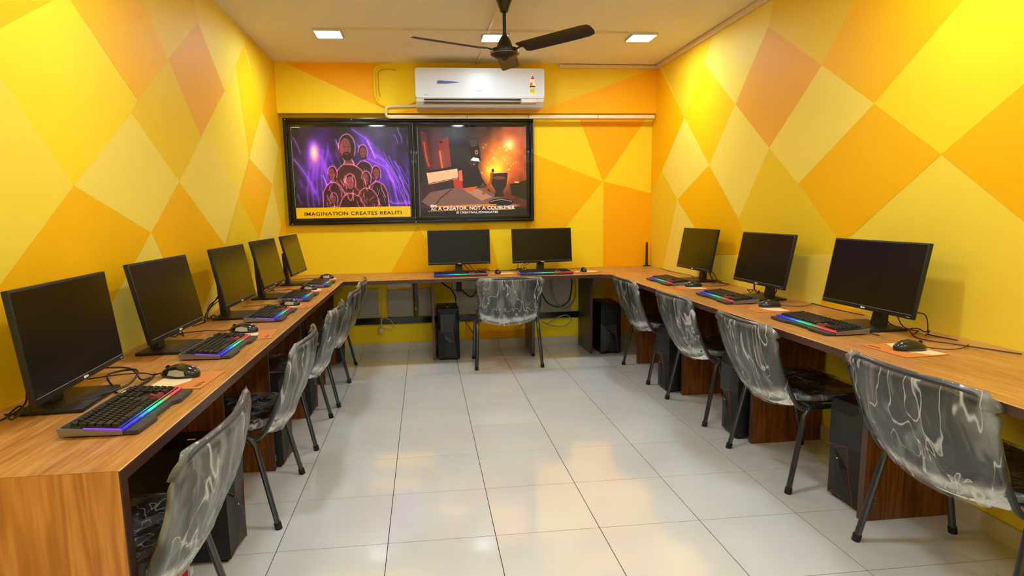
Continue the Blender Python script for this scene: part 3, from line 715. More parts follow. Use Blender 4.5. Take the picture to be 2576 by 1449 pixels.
# ------------------------------------------------------------------ keyboards
KW, KD = .455, .150
def key_layout():
    u = KW / 23.6; rows = []
    def row(y, ks, z):
        for x, wd in ks: rows.append((x, y, wd, z))
    fn = [(0, 1)] + [(2 + i, 1) for i in range(4)] + [(6.5 + i, 1) for i in range(4)] + [(11 + i, 1) for i in range(4)] + [(15.4 + i, 1) for i in range(3)] + [(18.8 + i, 1) for i in range(4)]
    row(5.15, fn, 5)
    row(4, [(i, 1) for i in range(13)] + [(13, 2)] + [(15.4 + i, 1) for i in range(3)] + [(18.8 + i, 1) for i in range(4)], 4)
    row(3, [(0, 1.5)] + [(1.5 + i, 1) for i in range(12)] + [(13.5, 1.5)] + [(15.4 + i, 1) for i in range(3)] + [(18.8 + i, 1) for i in range(4)], 3)
    row(2, [(0, 1.8)] + [(1.8 + i, 1) for i in range(11)] + [(12.8, 2.2)] + [(18.8 + i, 1) for i in range(4)], 2)
    row(1, [(0, 2.3)] + [(2.3 + i, 1) for i in range(10)] + [(12.3, 2.7)] + [(16.4, 1)] + [(18.8 + i, 1) for i in range(4)], 1)
    row(0, [(0, 1.3), (1.3, 1.2), (2.5, 1.2), (3.7, 6.2), (9.9, 1.2), (11.1, 1.2), (12.3, 1.2), (13.5, 1.5)] + [(15.4 + i, 1) for i in range(3)] + [(18.8, 2), (20.8, 1), (21.8, 1)], 0)
    return u, rows
def key_mesh(wd, u):
    a = wd * u - .0028; d = u - .0030; h = .0085; t = .0022
    vs = [(0, 0, 0), (a, 0, 0), (a, d, 0), (0, d, 0), (t, t, h), (a - t, t, h), (a - t, d - t * .6, h + .0012), (t, d - t * .6, h + .0012)]
    return vs, [(3, 2, 1, 0), (4, 5, 6, 7), (0, 1, 5, 4), (1, 2, 6, 5), (2, 3, 7, 6), (3, 0, 4, 7)]
U, KEYS = key_layout()
YK0 = -.048
def kz(y): return .0195 + (y - YK0) * .07
def make_keyboard(single):
    r = empty('keyboard')
    # silver side walls under a black deck
    M(SILVER).add([(-.240, -.062, .004), (.240, -.062, .004), (.236, .092, .006), (-.236, .092, .006), (-.243, -.064, .016), (.243, -.064, .016), (.239, .094, .027), (-.239, .094, .027)],
                  [(3, 2, 1, 0), (4, 5, 6, 7), (0, 1, 5, 4), (1, 2, 6, 5), (2, 3, 7, 6), (3, 0, 4, 7)]).obj('case', r, smooth=20)
    M(BLACKP).add([(-.236, -.056, .015), (.236, -.056, .015), (.232, .088, .026), (-.232, .088, .026), (-.233, -.054, .0195), (.233, -.054, .0195), (.229, .086, .0295), (-.229, .086, .0295)],
                  [(3, 2, 1, 0), (4, 5, 6, 7), (0, 1, 5, 4), (1, 2, 6, 5), (2, 3, 7, 6), (3, 0, 4, 7)]).obj('deck', r, smooth=20)
    # wrist rest: stepped grey plate
    M(GREYM).prism([(-.236, -.064), (-.232, -.098), (-.10, -.102), (-.07, -.088), (.07, -.088), (.10, -.102), (.232, -.098), (.236, -.064)], 2, .003, .0125).obj('wrist_rest', r, smooth=20)
    M(RUBBER).box(-.21, -.17, -.05, -.03, 0, .005).box(.17, .21, -.05, -.03, 0, .005).box(-.21, -.17, .06, .08, 0, .007).box(.17, .21, .06, .08, 0, .007).obj('foot', r, smooth=0)
    # light strip round the front and left edges, in the colours of the photograph
    n = len(LEDC); mb = MB()
    for k in range(n):
        a = -.236 + .472 * k / n; b = -.236 + .472 * (k + 1) / n
        mb.use(LEDC[k]).box(a, b, -.0665, -.0595, .0155, .0195)
    mb.obj('light_strip', r, smooth=0)
    mb = MB().use(LEDP).add([(-.2415, -.060, .0165), (-.2375, -.060, .0165), (-.2375, .03, .0235), (-.2415, .03, .0235), (-.2415, -.060, .0195), (-.2375, -.060, .0195), (-.2375, .03, .0265), (-.2415, .03, .0265)],
                  [(3, 2, 1, 0), (4, 5, 6, 7), (0, 1, 5, 4), (1, 2, 6, 5), (2, 3, 7, 6), (3, 0, 4, 7)])
    mb.obj('side_light', r, smooth=0)
    glowmb = MB()
    for k in range(n):      # lit gaps under the front row of keys
        a = -.225 + .45 * k / n; b = -.225 + .45 * (k + 1) / n
        glowmb.use(LEDC[k]).box(a, b, -.0525, -.0505, .0195, .0205)
    glowmb.obj('under_light', r, smooth=0)
    cache = {}; all_ = MB().use(KEY)
    for x, y, wd, _ in KEYS:
        X = -.2245 + x * U; Y = YK0 + y * U; Z = kz(Y)
        red = (y == 1 and abs(x - 16.4) < .1) or (y == 0 and 15.3 < x < 17.9) 
        if single:
            k = (wd, red)
            if k not in cache:
                vs, fs = key_mesh(wd, U); cache[k] = M(KEYR if red else KEY).add(vs, fs).mesh('key', 0)
            link('key', cache[k], r, (X, Y, Z), (.07, 0, 0))
        else:
            vs, fs = key_mesh(wd, U); all_.use(KEYR if red else KEY).add(vs, fs, Matrix.Translation((X, Y, Z)) @ Matrix.Rotation(.07, 4, 'X'))
    if not single: o = all_.obj('keys', r, smooth=0); o['kind'] = 'stuff'
    M(WHT).box(.14, .17, .076, .082, .0292, .0300).obj('indicator', r, smooth=0)
    cable('cord', [(.10, .093, .018), (.13, .105, .006), (.19, .112, .0035), (.27, .112, .0035)], .002, WIRE, r)
    return r
KB = [(-.222, -3.188, 90, 1, 'keyboard closest to the camera at the left wall, keys lit blue to red'),
      (-.245, -2.330, 90, 1, 'keyboard before the second monitor of the left wall'),
      (-.235, -1.490, 90, 0, 'keyboard before the third monitor of the left wall'),
      (-.232, -.740, 90, 0, 'keyboard before the fourth monitor of the left wall, overlapped by a mouse'),
      (-.220, .035, 90, 0, 'keyboard on the left desk by the back corner, glowing blue'),
      (.935, .435, 0, 0, 'keyboard of the back desk over the tower, under the left one of the two monitors'),
      (1.690, .385, 2, 0, 'keyboard of the back desk before the monitor on the right'),
      (2.475, -.50, -91, 0, 'keyboard of the right desk by the back corner'),
      (2.465, -1.425, -92, 0, 'keyboard before the middle monitor of the right desk'),
      (2.440, -2.355, -91, 1, 'keyboard before the large near monitor of the right desk')]
kp = {}
for x, y, a, s, lab in KB:
    if s not in kp: kp[s] = o = make_keyboard(s)
    else: o = copy_tree(kp[s])
    o.location = (x, y, ZD + .0003); o.rotation_euler = (0, 0, math.radians(a)); o.scale = ((.82 if s and y < -3 else .88) if a == 90 else (.97 if a < 0 else 1), 1, 1); tag(o, lab, 'keyboard', 'gaming keyboards on the desks')

# ------------------------------------------------------------------ mice and their mats
def make_mouse():
    r = empty('mouse')
    bm = bmesh.new(); bmesh.ops.create_uvsphere(bm, u_segments=20, v_segments=12, radius=1)
    for v in bm.verts:
        x, y, z = v.co
        zz = max(z, -.25) * (1 - .25 * max(y, 0)) ; wdt = .031 * (1 - .14 * (1 - y * y)) 
        v.co = (x * wdt, y * .058, (zz + .25) * .030)
    me = bpy.data.meshes.new('shell'); bm.to_mesh(me); bm.free(); me.materials.append(mat('mouse_black', '0f1216', .2, coat=.5))
    for p in me.polygons: p.use_smooth = True
    link('shell', me, r)
    M(mat('mouse_side', 'b5ab98', .35)).add([(-.0300, -.030, .008), (-.0312, -.005, .007), (-.0300, .022, .010), (-.0265, .018, .022), (-.0275, -.004, .026), (-.0262, -.026, .021)], [(0, 1, 2, 3, 4, 5)]).obj('side_grip', r)
    M(RUBBER).tube([(-.002, .036, .026), (.002, .036, .026)], .007, 10).obj('wheel', r)
    M(GREYM).box(-.0006, .0006, .012, .05, .0262, .0268).obj('button_gap', r, smooth=0)
    cable('cord', [(0, .056, .010), (0, .085, .004), (.02, .13, .003), (.0, .19, .003), (-.05, .25, .003)], .0018, WIRE, r)
    return r
def make_mat(w_=.225, d_=.185):
    me = M(PADO).box(-w_ / 2, w_ / 2, -d_ / 2, d_ / 2, 0, .0030, .0008)
    me.use(PADC).add([(-.10, .02, .0032), (-.02, -.02, .0032), (.06, -.01, .0032), (.105, .03, .0032), (.105, .088, .0032), (-.10, .088, .0032)], [tuple(range(6))])
    o = me.obj('mouse_mat', smooth=0, recalc=False)
    M(INK).box(-.095, -.03, -.075, -.071, .0030, .0034).box(-.095, -.04, -.066, -.063, .0030, .0034).obj('print_lines', o, smooth=0)
    return o
MS = [(-.235, -2.795, 78, (-.20, -2.845), 'black mouse with a pale side, closest to the camera on the left desk', 'orange mouse mat with two dark lines, closest on the left desk'),
      (-.250, -1.975, 80, (-.185, -2.045), 'mouse on the mat behind the second keyboard of the left desk', 'orange mouse mat behind the second keyboard of the left desk'),
      (-.215, -1.115, 85, (-.165, -1.130), 'mouse at the far end of the third keyboard of the left desk', 'orange mouse mat behind the third keyboard of the left desk'),
      (-.245, -.325, 88, (-.165, -.345), 'mouse at the far end of the fourth keyboard of the left desk', 'orange mouse mat behind the fourth keyboard of the left desk'),
      (-.235, .475, 88, (-.165, .455), 'mouse on the left desk in the back left corner', 'orange and white mouse mat in the back left corner'),
      (1.275, .500, 0, (1.325, .465), 'mouse between the two keyboards of the back desk', 'orange mouse mat between the keyboards of the back desk'),
      (2.060, .470, 0, (2.085, .440), 'mouse on the right part of the back desk', 'orange mouse mat on the right part of the back desk'),
      (2.525, -.835, -95, (2.475, -.860), 'mouse next to the corner keyboard of the right desk', 'orange mouse mat next to the corner keyboard of the right desk'),
      (2.535, -1.800, -95, (2.480, -1.840), 'mouse before the near edge of the middle screen of the right desk', 'orange and cream mouse mat in the middle of the right desk'),
      (2.465, -2.885, -95, (2.450, -2.870), 'big glossy mouse closest to the camera on the right desk', 'orange and cream mouse mat closest to the camera on the right desk')]
mp_, pp_ = make_mouse(), make_mat()
for i, (x, y, a, (px, py), lab, lab2) in enumerate(MS):
    o = mp_ if i == 0 else copy_tree(mp_); o.location = (x, y, ZD + .0040); o.scale = (1.22,) * 3 if i in (0, 1) else (1.1,) * 3; o.rotation_euler = (0, 0, math.radians(a)); tag(o, lab, 'mouse', 'computer mice')
    p = pp_ if i == 0 else copy_tree(pp_); a2 = 90 if i < 5 else (0 if i < 7 else -90)
    p.location = (px, py, ZD + .0003); p.rotation_euler = (0, 0, math.radians(a2 + (4 if i % 2 else -3))); tag(p, lab2, 'mouse mat', 'mouse mats')

# ------------------------------------------------------------------ computer towers
def make_tower():
    r = empty('computer_tower')
    h = .470; W = .096
    M(CPUB).box(-W, W, -.185, .20, .014, h, .004).obj('case', r)
    P = dict(A=(-W, -.186, h - .004), B=(W, -.186, h - .004), C=(-.072, -.214, .425), D=(.060, -.214, .425), E=(-.072, -.214, .262), F=(.040, -.214, .280), G=(W, -.186, .265), H=(-W, -.186, .290),
             I=(-.050, -.200, .245), J=(.044, -.206, .175), K=(-.048, -.196, .040), L=(.074, -.198, .018), Mm=(-W, -.186, .016), Nn=(W, -.186, .016), Q=(.004, -.212, .165))
    ks = list(P); ix = {k: i for i, k in enumerate(ks)}; vs = [P[k] for k in ks]
    def F(*a): return tuple(ix[k] for k in a)
    mb = M(CPUF).add(vs, [F('A', 'C', 'D', 'B'), F('C', 'E', 'F', 'D'), F('D', 'F', 'G', 'B'), F('H', 'E', 'C', 'A')])
    mb.use(CPUB).add(vs, [F('E', 'I', 'Q', 'J', 'F'), F('F', 'J', 'L', 'G'), F('G', 'L', 'Nn'), F('H', 'K', 'I', 'E'), F('H', 'Mm', 'K')])
    mb.use(CPUD).add(vs, [F('I', 'K', 'Q'), F('Q', 'K', 'L', 'J'), F('K', 'Mm', 'Nn', 'L')])
    fp = mb.obj('front_panel', r, smooth=0, recalc=True)
    def e(*a): return [(P[k][0], P[k][1] - .0008, P[k][2]) for k in a]
    M(REDL).tube(e('H', 'E', 'F'), .0011, 5).tube(e('F', 'J', 'L'), .0013, 5).tube(e('Mm', 'K'), .0009, 5).obj('red_accent', fp)
    M(WHT).lathe([(.0035, 0), (.0035, .002)], 10).obj('power_button', fp, (-.024, -.2065, .205), (PI / 2, 0, 0))
    M(GREYM).box(-.05, .05, -.2150, -.2140, .4115, .4130).obj('slot_line', fp, smooth=0)
    for sx in (-1, 1):
        for y in (-.15, .16): M(RUBBER).box(sx * .07 - .015, sx * .07 + .015, y - .02, y + .02, 0, .016).obj('foot', r, smooth=0)
    M(WHT).box(-.006, .006, -.06, -.03, h, h + .0008).obj('top_badge', r, smooth=0)
    return r
tp = make_tower()
TW = [(.055, -2.600, 90, 'computer tower under the left desk, closest to the camera'),
      (.02, -1.695, 90, 'computer tower under the left desk behind the second chair, with a small white sticker'),
      (.02, -.872, 90, 'computer tower under the middle of the left desk'),
      (.02, .60, 90, 'computer tower under the left desk in the back corner'),
      (.815, .60, 0, 'computer tower under the back desk left of the single chair'),
      (2.310, .58, 0, 'computer tower under the corner of the back desk, right of the last panel'),
      (2.33, -.750, -89, 'computer tower under the right desk behind the far chair'),
      (2.36, -1.69, -92, 'computer tower under the right desk, between the second and third chair from the back'),
      (2.437, -2.588, -86, 'computer tower with red lines, closest to the camera under the right desk')]
for i, (x, y, a, lab) in enumerate(TW):
    o = tp if i == 0 else copy_tree(tp)
    rz = math.radians(a); fx, fy = math.sin(rz), -math.cos(rz)
    # x, y give the front face; the origin is behind it
    if a == 90: x = -.135
    o.location = (x - fx * .205 if abs(a) > 45 else x, y - fy * .205 if abs(a) > 45 else y + .03, .0003); o.rotation_euler = (0, 0, rz)
    tag(o, lab, 'computer tower', 'computer towers under the desks')
    if i == 1: M(mat('sticker_white', 'd8d8d4', .5)).box(-.0972, -.0965, -.15, -.12, .04, .07).obj('sticker', o, smooth=0)

# ------------------------------------------------------------------ chairs
HB = .25
ZB0, ZB1 = .385, .782
def back_y(x, z):
    t = (z - .40) / .38
    return .045 - .145 * t - .02 * math.sin(PI * min(max(t, 0), 1)) - .040 * (1 - min(1, (x / HB) ** 2))
def hw(z):      # half width of the back at height z; rounded ends
    t = (z - ZB0) / (ZB1 - ZB0); s = abs(2 * t - 1)
    return (HB - .012 * (1 - t)) * max(0, 1 - s ** (5.0 if t > .5 else 3.6)) ** (1 / 2.6)
def back_grid(nx, nz, off, grow=0.0, zlo=ZB0, zhi=ZB1):
    rows = []
    for j in range(nz + 1):
        t = .5 - .5 * math.cos(PI * j / nz); z = zlo + (zhi - zlo) * t; wd = max(hw(min(max(z, ZB0 + .0005), ZB1 - .0005)), .02) + grow
        rows.append([(wd * (2 * i / nx - 1), back_y(wd * (2 * i / nx - 1), z) + off, z) for i in range(nx + 1)])
    return rows
def grid_shell(mb, A, B):
    nz, nx = len(A) - 1, len(A[0]) - 1; vs = [p for r in A for p in r] + [p for r in B for p in r]; n = (nz + 1) * (nx + 1); fs = []
    def I(j, i, s): return s * n + j * (nx + 1) + i
    for j in range(nz):
        for i in range(nx):
            fs.append((I(j, i, 0), I(j, i + 1, 0), I(j + 1, i + 1, 0), I(j + 1, i, 0))); fs.append((I(j + 1, i, 1), I(j + 1, i + 1, 1), I(j, i + 1, 1), I(j, i, 1)))
    for j in range(nz):
        for i in (0, nx): fs.append((I(j, i, 0), I(j + 1, i, 0), I(j + 1, i, 1), I(j, i, 1)))
    for i in range(nx):
        for j in (0, nz): fs.append((I(j, i, 0), I(j, i + 1, 0), I(j, i + 1, 1), I(j, i, 1)))
    return mb.add(vs, fs)
def seat_z(x, y):
    return .447 - .022 * (1 - (x / .25) ** 2) * math.sin(PI * min(1, max(0, (y - .03) / .46))) - .03 * max(0, (y - .42) / .07) ** 2
def seat_hw(y):
    s = abs((y - .26) / .235); return .245 * max(0, 1 - s ** 5) ** (1 / 3.0)
def seat_grid(off, grow=0):
    rows = []
    for j in range(15):
        t = .5 - .5 * math.cos(PI * j / 14); y = .027 - grow + (.466 + 2 * grow) * t; wd = max(seat_hw(min(max(y, .0275), .4925)), .03) + grow
        rows.append([(wd * (2 * i / 12 - 1), y, seat_z(wd * (2 * i / 12 - 1), y) + off) for i in range(13)])
    return rows
def vnoise(seed):
    r = np.random.RandomState(seed); k = r.randn(10, 3) * np.array((22, 22, 9)); ph = r.rand(10) * 6.28
    k2 = r.randn(14, 3) * np.array((60, 60, 34)); ph2 = r.rand(14) * 6.28
    def f(p):
        a = np.sin(k @ np.array(p) + ph); b = np.sin(k2 @ np.array(p) + ph2)
        return float((1 - 2 * np.abs(a)).mean() + .55 * (1 - 2 * np.abs(b)).mean())
    return f
def film_obj(name, loops, parent, seed, amp, bunchf, closed_top=True):
    """loops: list of closed rings of points, bottom to top; outward displaced by folds"""
    f = vnoise(seed); n = len(loops[0]); vs = []; bun = []
    for ring in loops:
        c = sum((Vector(p) for p in ring), Vector()) / n
        for i, p in enumerate(ring):
            p = Vector(p); t = Vector(ring[(i + 1) % n]) - Vector(ring[i - 1]); nn = Vector((t.y, -t.x, 0))
            if nn.length < 1e-6: nn = p - c
            nn.normalize()
            if nn.dot(p - c) < 0: nn = -nn
            b = bunchf(p); d = f(p) * amp * (1 + 1.2 * b); vs.append(tuple(p + nn * (d + .2 * amp) + Vector((0, 0, f((p.y * 2, p.z, p.x)) * amp * .6)))); bun.append(b)
    fs = []
    for j in range(len(loops) - 1):
        for i in range(n): fs.append((j * n + i, j * n + (i + 1) % n, (j + 1) * n + (i + 1) % n, (j + 1) * n + i))
    if closed_top:      # zip the top ring front to back
        o = (len(loops) - 1) * n; h = n // 2
        for i in range(h - 1): fs.append((o + i, o + i + 1, o + n - 2 - i, o + n - 1 - i))
    me = bpy.data.meshes.new(name); me.from_pydata(vs, [], fs); me.materials.append(FILM)
    at = me.attributes.new('bunch', 'FLOAT', 'POINT'); at.data.foreach_set('value', bun)
    for p in me.polygons: p.use_smooth = True
    return link(name, me, parent)
def back_film(parent, seed):
    loops = []; rn = random.Random(seed); nx = 26
    ears = (rn.uniform(.016, .03), rn.uniform(.016, .03)); NZ = 34
    for j in range(NZ + 1):
        t = j / NZ; z = .372 + (.796 - .372) * t
        zz = min(max(z, ZB0 + .02), ZB1 - .006); w0 = max(hw(zz), .19 if z < .5 else .215) + .022
        if z > .74: w0 = HB * (1 - .10 * ((z - .74) / .056) ** 2) + .022
        if z < .44: w0 = .225 + .035 * (z - .372) / .068
        thick = .016 + .010 * math.sin(PI * t) ** .5
        if t > .93: thick *= (1 - t) / .07 * .8 + .2
        ring = []
        for s in (0, 1):
            for i in range(nx):
                u = (2 * i / (nx - 1) - 1) * (1 if s == 0 else -1)
                x = u * w0
                if z > .62 and abs(u) > .9: x += math.copysign(ears[0] if u > 0 else ears[1], u) * math.exp(-((z - .735) / .05) ** 2) * (abs(u) - .9) * 10
                edge = max(0, 1 - abs(u) ** 8)
                zz2 = z - (.0 if z > .45 else .0)
                y = back_y(max(-HB, min(HB, x)), z) + (-1 if s == 0 else 1) * thick * (.45 + .55 * edge)
                if s == 0 and z < .5: y -= .012 * (1 - u * u) * math.exp(-((z - .43) / .03) ** 2)
                dz = .035 * u * u * max(0, 1 - (z - .372) / .12)       # hem hangs lower in the middle
                ring.append((x, y, z + dz))
        loops.append(ring)
    def bf(p): return 1.6 * math.exp(-((p.z - .425 - .045 * (p.x / .25) ** 2) / .022) ** 2) + .55 * math.exp(-((p.z - .785) / .014) ** 2) + .5 * math.exp(-((abs(p.x) - .262) / .018) ** 2) * math.exp(-((p.z - .72) / .06) ** 2)
    return film_obj('plastic_back_cover', loops, parent, seed, .0075, bf)
def seat_film(parent, seed):
    loops = []; n = 18
    secs = 22
    rings = []
    for j in range(secs + 1):
        y = .022 + (.500 - .022) * j / secs; wd = max(seat_hw(min(max(y, .035), .487)), .1) + .012
        ring = []
        for s in (0, 1):
            for i in range(n):
                u = (2 * i / (n - 1) - 1) * (1 if s == 0 else -1); x = u * wd
                z = seat_z(min(.25, max(-.25, x)), y) + (.010 if s == 0 else -.036) * (.3 + .7 * max(0, 1 - abs(u) ** 6))
                ring.append((x, y, z))
        rings.append(ring)
    f = vnoise(seed); vs = []; bun = []; m = 2 * n
    for ring in rings:
        for k, p in enumerate(ring):
            up = 1 if k < n else -1
            b = .9 * math.exp(-((p[1] - .05) / .03) ** 2) * (abs(p[0]) > .17) + .5 * math.exp(-((abs(p[0]) - .25) / .01) ** 2)
            bun.append(b * .8); vs.append((p[0] * (1 + .02 * f(p)), p[1], p[2] + up * abs(f(p)) * .008))
    fs = [(j * m + i, j * m + (i + 1) % m, (j + 1) * m + (i + 1) % m, (j + 1) * m + i) for j in range(secs) for i in range(m)]
    me = bpy.data.meshes.new('plastic_seat_cover'); me.from_pydata(vs, [], fs); me.materials.append(FILM)
    at = me.attributes.new('bunch', 'FLOAT', 'POINT'); at.data.foreach_set('value', bun)
    for p in me.polygons: p.use_smooth = True
    return link('plastic_seat_cover', me, parent)
def make_chair(seed):
    r = empty('chair')
    grid_shell(M(PAD), back_grid(14, 18, .016, -.006), back_grid(14, 18, .002, -.004)).obj('backrest', r, smooth=50)
    grid_shell(M(SHELL), back_grid(14, 18, .0015, 0), back_grid(14, 18, -.006, -.002)).obj('back_shell', r, smooth=50)
    # tube framing the back, running down and forward to the seat rails
    rim = [(-.252, .150, .395), (-.252, .085, .392), (-.250, .050, .408)]
    zs = [.45, .52, .60, .68, .72]
    rim += [(-(.252), back_y(-.25, z) + .002, z) for z in zs]
    rim += [(-.243, back_y(-.243, .752), .752), (-.222, back_y(-.222, .772), .772), (-.18, back_y(-.18, .782), .782), (-.06, back_y(-.06, .785), .785)]
    rim = rim + [(-x, y, z) for x, y, z in rim[::-1]]
    M(FRAMEG).tube(smooth_pts(rim, 4), .0105, 9).obj('back_frame', r)
    grid_shell(M(PAD), seat_grid(0), seat_grid(-.030, -.006)).obj('seat', r, smooth=50)
    for s in (-1, 1):
        M(CHROME).tube(smooth_pts([(s * .258, .085, .388), (s * .258, .13, .402), (s * .258, .29, .402), (s * .258, .335, .388)], 4), .0125, 9).obj('seat_rail', r)
        for a, b in (((s * .260, .078, .375), (s * .283, 0, 0)), ((s * .260, .342, .375), (s * .275, .425, 0))):
            a = Vector(a); b = Vector(b); top = Vector((s * .258, a.y + (.02 if a.y < .2 else -.02), .396))
            lg = M(CHROME).tube([top, a + (b - a) * .02, a + (b - a) * .15, b + (a - b) * .06], .0140, 10, ry=.0115).obj('leg', r)
            M(RUBBER).tube([b + (a - b) * .075, b], .0158, 10).obj('rubber_foot', lg)
    M(CHROME).tube([(-.255, .13, .400), (.255, .13, .400)], .009, 8).tube([(-.255, .30, .400), (.255, .30, .400)], .009, 8).obj('cross_bar', r)
    back_film(r, seed); seat_film(r, seed + 50)
    return r
CH = [(-.045, -3.315, 91, 'plastic-wrapped chair closest to the camera at the left desk'),
      (-.035, -2.17, 91, 'second plastic-wrapped chair from the camera at the left desk'),
      (-.02, -1.290, 90, 'third plastic-wrapped chair from the camera at the left desk'),
      (.0, -.475, 90, 'fourth plastic-wrapped chair from the camera at the left desk'),
      (-.01, .145, 91, 'plastic-wrapped chair at the left desk by the back corner'),
      (1.312, .045, 0, 'single plastic-wrapped chair at the back desk, seen from behind'),
      (2.290, -.30, -91, 'plastic-wrapped chair at the right desk by the back corner'),
      (2.290, -1.265, -89, 'third plastic-wrapped chair from the camera at the right desk'),
      (2.272, -2.180, -90, 'second plastic-wrapped chair from the camera at the right desk'),
      (2.305, -3.195, -89, 'plastic-wrapped chair closest to the camera at the right desk')]
protos = {}
for i, (x, y, a, lab) in enumerate(CH):
    s = i % 3
    if s not in protos: protos[s] = o = make_chair(21 + s * 7)
    else: o = copy_tree(protos[s])
    o.location = (x, y, .0003); o.rotation_euler = (0, 0, math.radians(a)); tag(o, lab, 'chair', 'plastic wrapped chairs')
    if i == 0: o.scale = (1.1, 1, 1)

# ------------------------------------------------------------------ air conditioner
ac = tag(empty('air_conditioner', (1.163, YM, 2.41)), 'white split air conditioner on the beam over the window', 'air conditioner')
def rr(x0, x1, z0, z1, r, n=5):
    P = []
    for cx, cz, a0 in ((x1 - r, z1 - r, 0), (x0 + r, z1 - r, PI / 2), (x0 + r, z0 + r, PI), (x1 - r, z0 + r, 1.5 * PI)):
        P += [(cx + r * math.cos(a0 + PI / 2 * k / n), cz + r * math.sin(a0 + PI / 2 * k / n)) for k in range(n + 1)]
    return P
ax = .572
# upper cover with rounded corners; lower body tapering back to the wall
M(WHITEP).prism(rr(-ax, ax, -.085, .168, .022), 1, -.205, -.012).obj('front_cover', ac, smooth=40)
M(WHITEP2).prism([(-.198, -.080), (-.194, -.115), (-.150, -.158), (-.012, -.162), (-.012, -.080)], 0, -ax + .004, ax - .004).obj('lower_body', ac, smooth=20)
M(WHITEP).box(-ax, ax, -.012, -.0005, -.15, .16).obj('wall_plate', ac, smooth=0)
sl = M(DARKSLOT).add([(-.50, -.1993, -.0925), (.36, -.1993, -.0925), (.36, -.185, -.130), (-.50, -.185, -.130)], [(0, 1, 2, 3)]).obj('outlet_slot', ac, smooth=0, recalc=False)
for k in range(2):
    z = -.104 - k * .011; M(mat('louvre', '2c2824', .5)).box(-.50, .36, -.1995 + .0036 * k, -.1965 + .0036 * k, z - .0015, z + .0015).obj('slat', ac, smooth=0)
M(DARKSLOT).tube([(-.512, -.1990, -.088), (-.508, -.184, -.137), (.50, -.184, -.137), (.512, -.199, -.088)], .0013, 5).obj('flap_gap', ac)
M(WHITEP2).box(.37, .50, -.200, -.190, -.122, -.094, .002).obj('display_window', ac)
BLU = mat('sticker_blue', '4a5a9c', .5)
M(BLU).add([(-.385, -.2056, .034), (-.30, -.2056, .034), (-.235, -.2056, .040), (-.18, -.2056, .046), (-.25, -.2056, .056), (-.32, -.2056, .058), (-.34, -.2056, .062), (-.378, -.2056, .060)], [tuple(range(8))]).obj('blue_sticker', ac, smooth=0, recalc=False)
M(GREYMARK).box(-.05, -.045, -.2058, -.205, -.018, -.013).box(-.035, .010, -.2058, -.205, -.026, -.022).obj('brand_mark', ac, smooth=0)
M(GREYMARK).box(-.50, -.465, -.2058, -.205, -.060, -.057).obj('small_print', ac, smooth=0)
M(GREYMARK).box(.18, .23, -.1655, -.150, -.146, -.143).box(.285, .315, -.1655, -.150, -.146, -.142).obj('small_print', ac, smooth=0)
st = M(WHT).prism([(.435, -.052), (.492, -.052), (.492, .030), (.484, .075), (.476, .110), (.456, .110), (.442, .072), (.435, .030)], 1, -.2058, -.205).obj('energy_sticker', ac, smooth=0)
for nm, h, x0, x1, z0, z1 in (('sticker_yellow', 'e8d435', .438, .489, -.048, .004), ('sticker_navy', '1f2a60', .438, .490, .008, .020), ('sticker_orange', 'e0701e', .442, .465, .022, .048),
                              ('sticker_cream', 'f0e4b8', .466, .486, .022, .064), ('sticker_red', 'c42430', .452, .480, .078, .092), ('sticker_dark', '2a2226', .460, .472, .094, .104)):
    M(mat(nm, h, .5)).box(x0, x1, -.2062, -.2058, z0, z1).obj('sticker_print', st, smooth=0)
M(mat('sticker_teal', '1f8a9a', .5)).tube([(.452, -.2064, -.030), (.446, -.2064, -.018), (.452, -.2064, -.008), (.462, -.2064, -.010), (.462, -.2064, -.030), (.470, -.2064, -.036), (.476, -.2064, -.008)], .0022, 4).obj('sticker_print', st)

# pipe cover and pipes beside it
tag(M(PAINT['Y']).tube(smooth_pts([(.36, YM - .012, 2.640), (.27, YM - .012, 2.632), (.232, YM - .012, 2.585), (.228, YM - .012, 2.47), (.232, YM - .012, 2.37), (.262, YM - .012, 2.315), (.32, YM - .012, 2.285), (.46, YM - .012, 2.286), (.585, YM - .012, 2.33)]), .011, 8).obj('coolant_pipe'), 'yellow painted pipe curving down the beam to the air conditioner', 'pipe')
tag(cable('wire', [(.42, YM - .006, 2.60), (.33, YM - .006, 2.605), (.268, YM - .006, 2.58), (.262, YM - .006, 2.48), (.264, YM - .006, 2.40), (.275, YM - .006, 2.37)], .004, mat('painted_wire', 'c9a020', .5)), 'thin painted wire inside the curve of the yellow pipe', 'wire')
cond = tag(empty('conduit', (.31, .8, 2.2)), 'cream conduit channel running under the beam above the window', 'conduit')
def OC(mb, name): o = mb.obj(name, cond, smooth=20); o.location = (-.31, -.8, -2.2); return o
OC(M(CREAM).box(.335, 2.832, .798, .828, 2.176, 2.208, .003), 'channel')
OC(M(CREAM).tube(smooth_pts([(.60, .80, 2.290), (.50, .795, 2.283), (.36, .795, 2.280), (.322, .795, 2.262), (.322, .797, 2.205), (.34, .803, 2.190)]), .012, 8), 'bent_pipe')
OC(M(mat('conduit_lid', 'efe0c4', .35)).box(1.62, 2.832, .7965, .7985, 2.180, 2.197, .0005), 'lid')
for x in (1.62, 2.28, 1.05): OC(M(mat('clip', '6a5c46', .5)).box(x, x + .004, .7955, .799, 2.177, 2.207), 'joint')
tag(M(CREAM).box(XR - .020, XR - .0015, YN + .02, YM - .025, ZC - .044, ZC - .004, .002).obj('conduit', smooth=20), 'cream conduit running along the top of the right wall', 'conduit')
tag(M(CREAM).box(1.915, XR - .0015, YM - .022, YM - .002, ZC - .036, ZC - .008, .002).obj('conduit', smooth=20), 'short cream conduit at the top of the beam in the right corner', 'conduit')
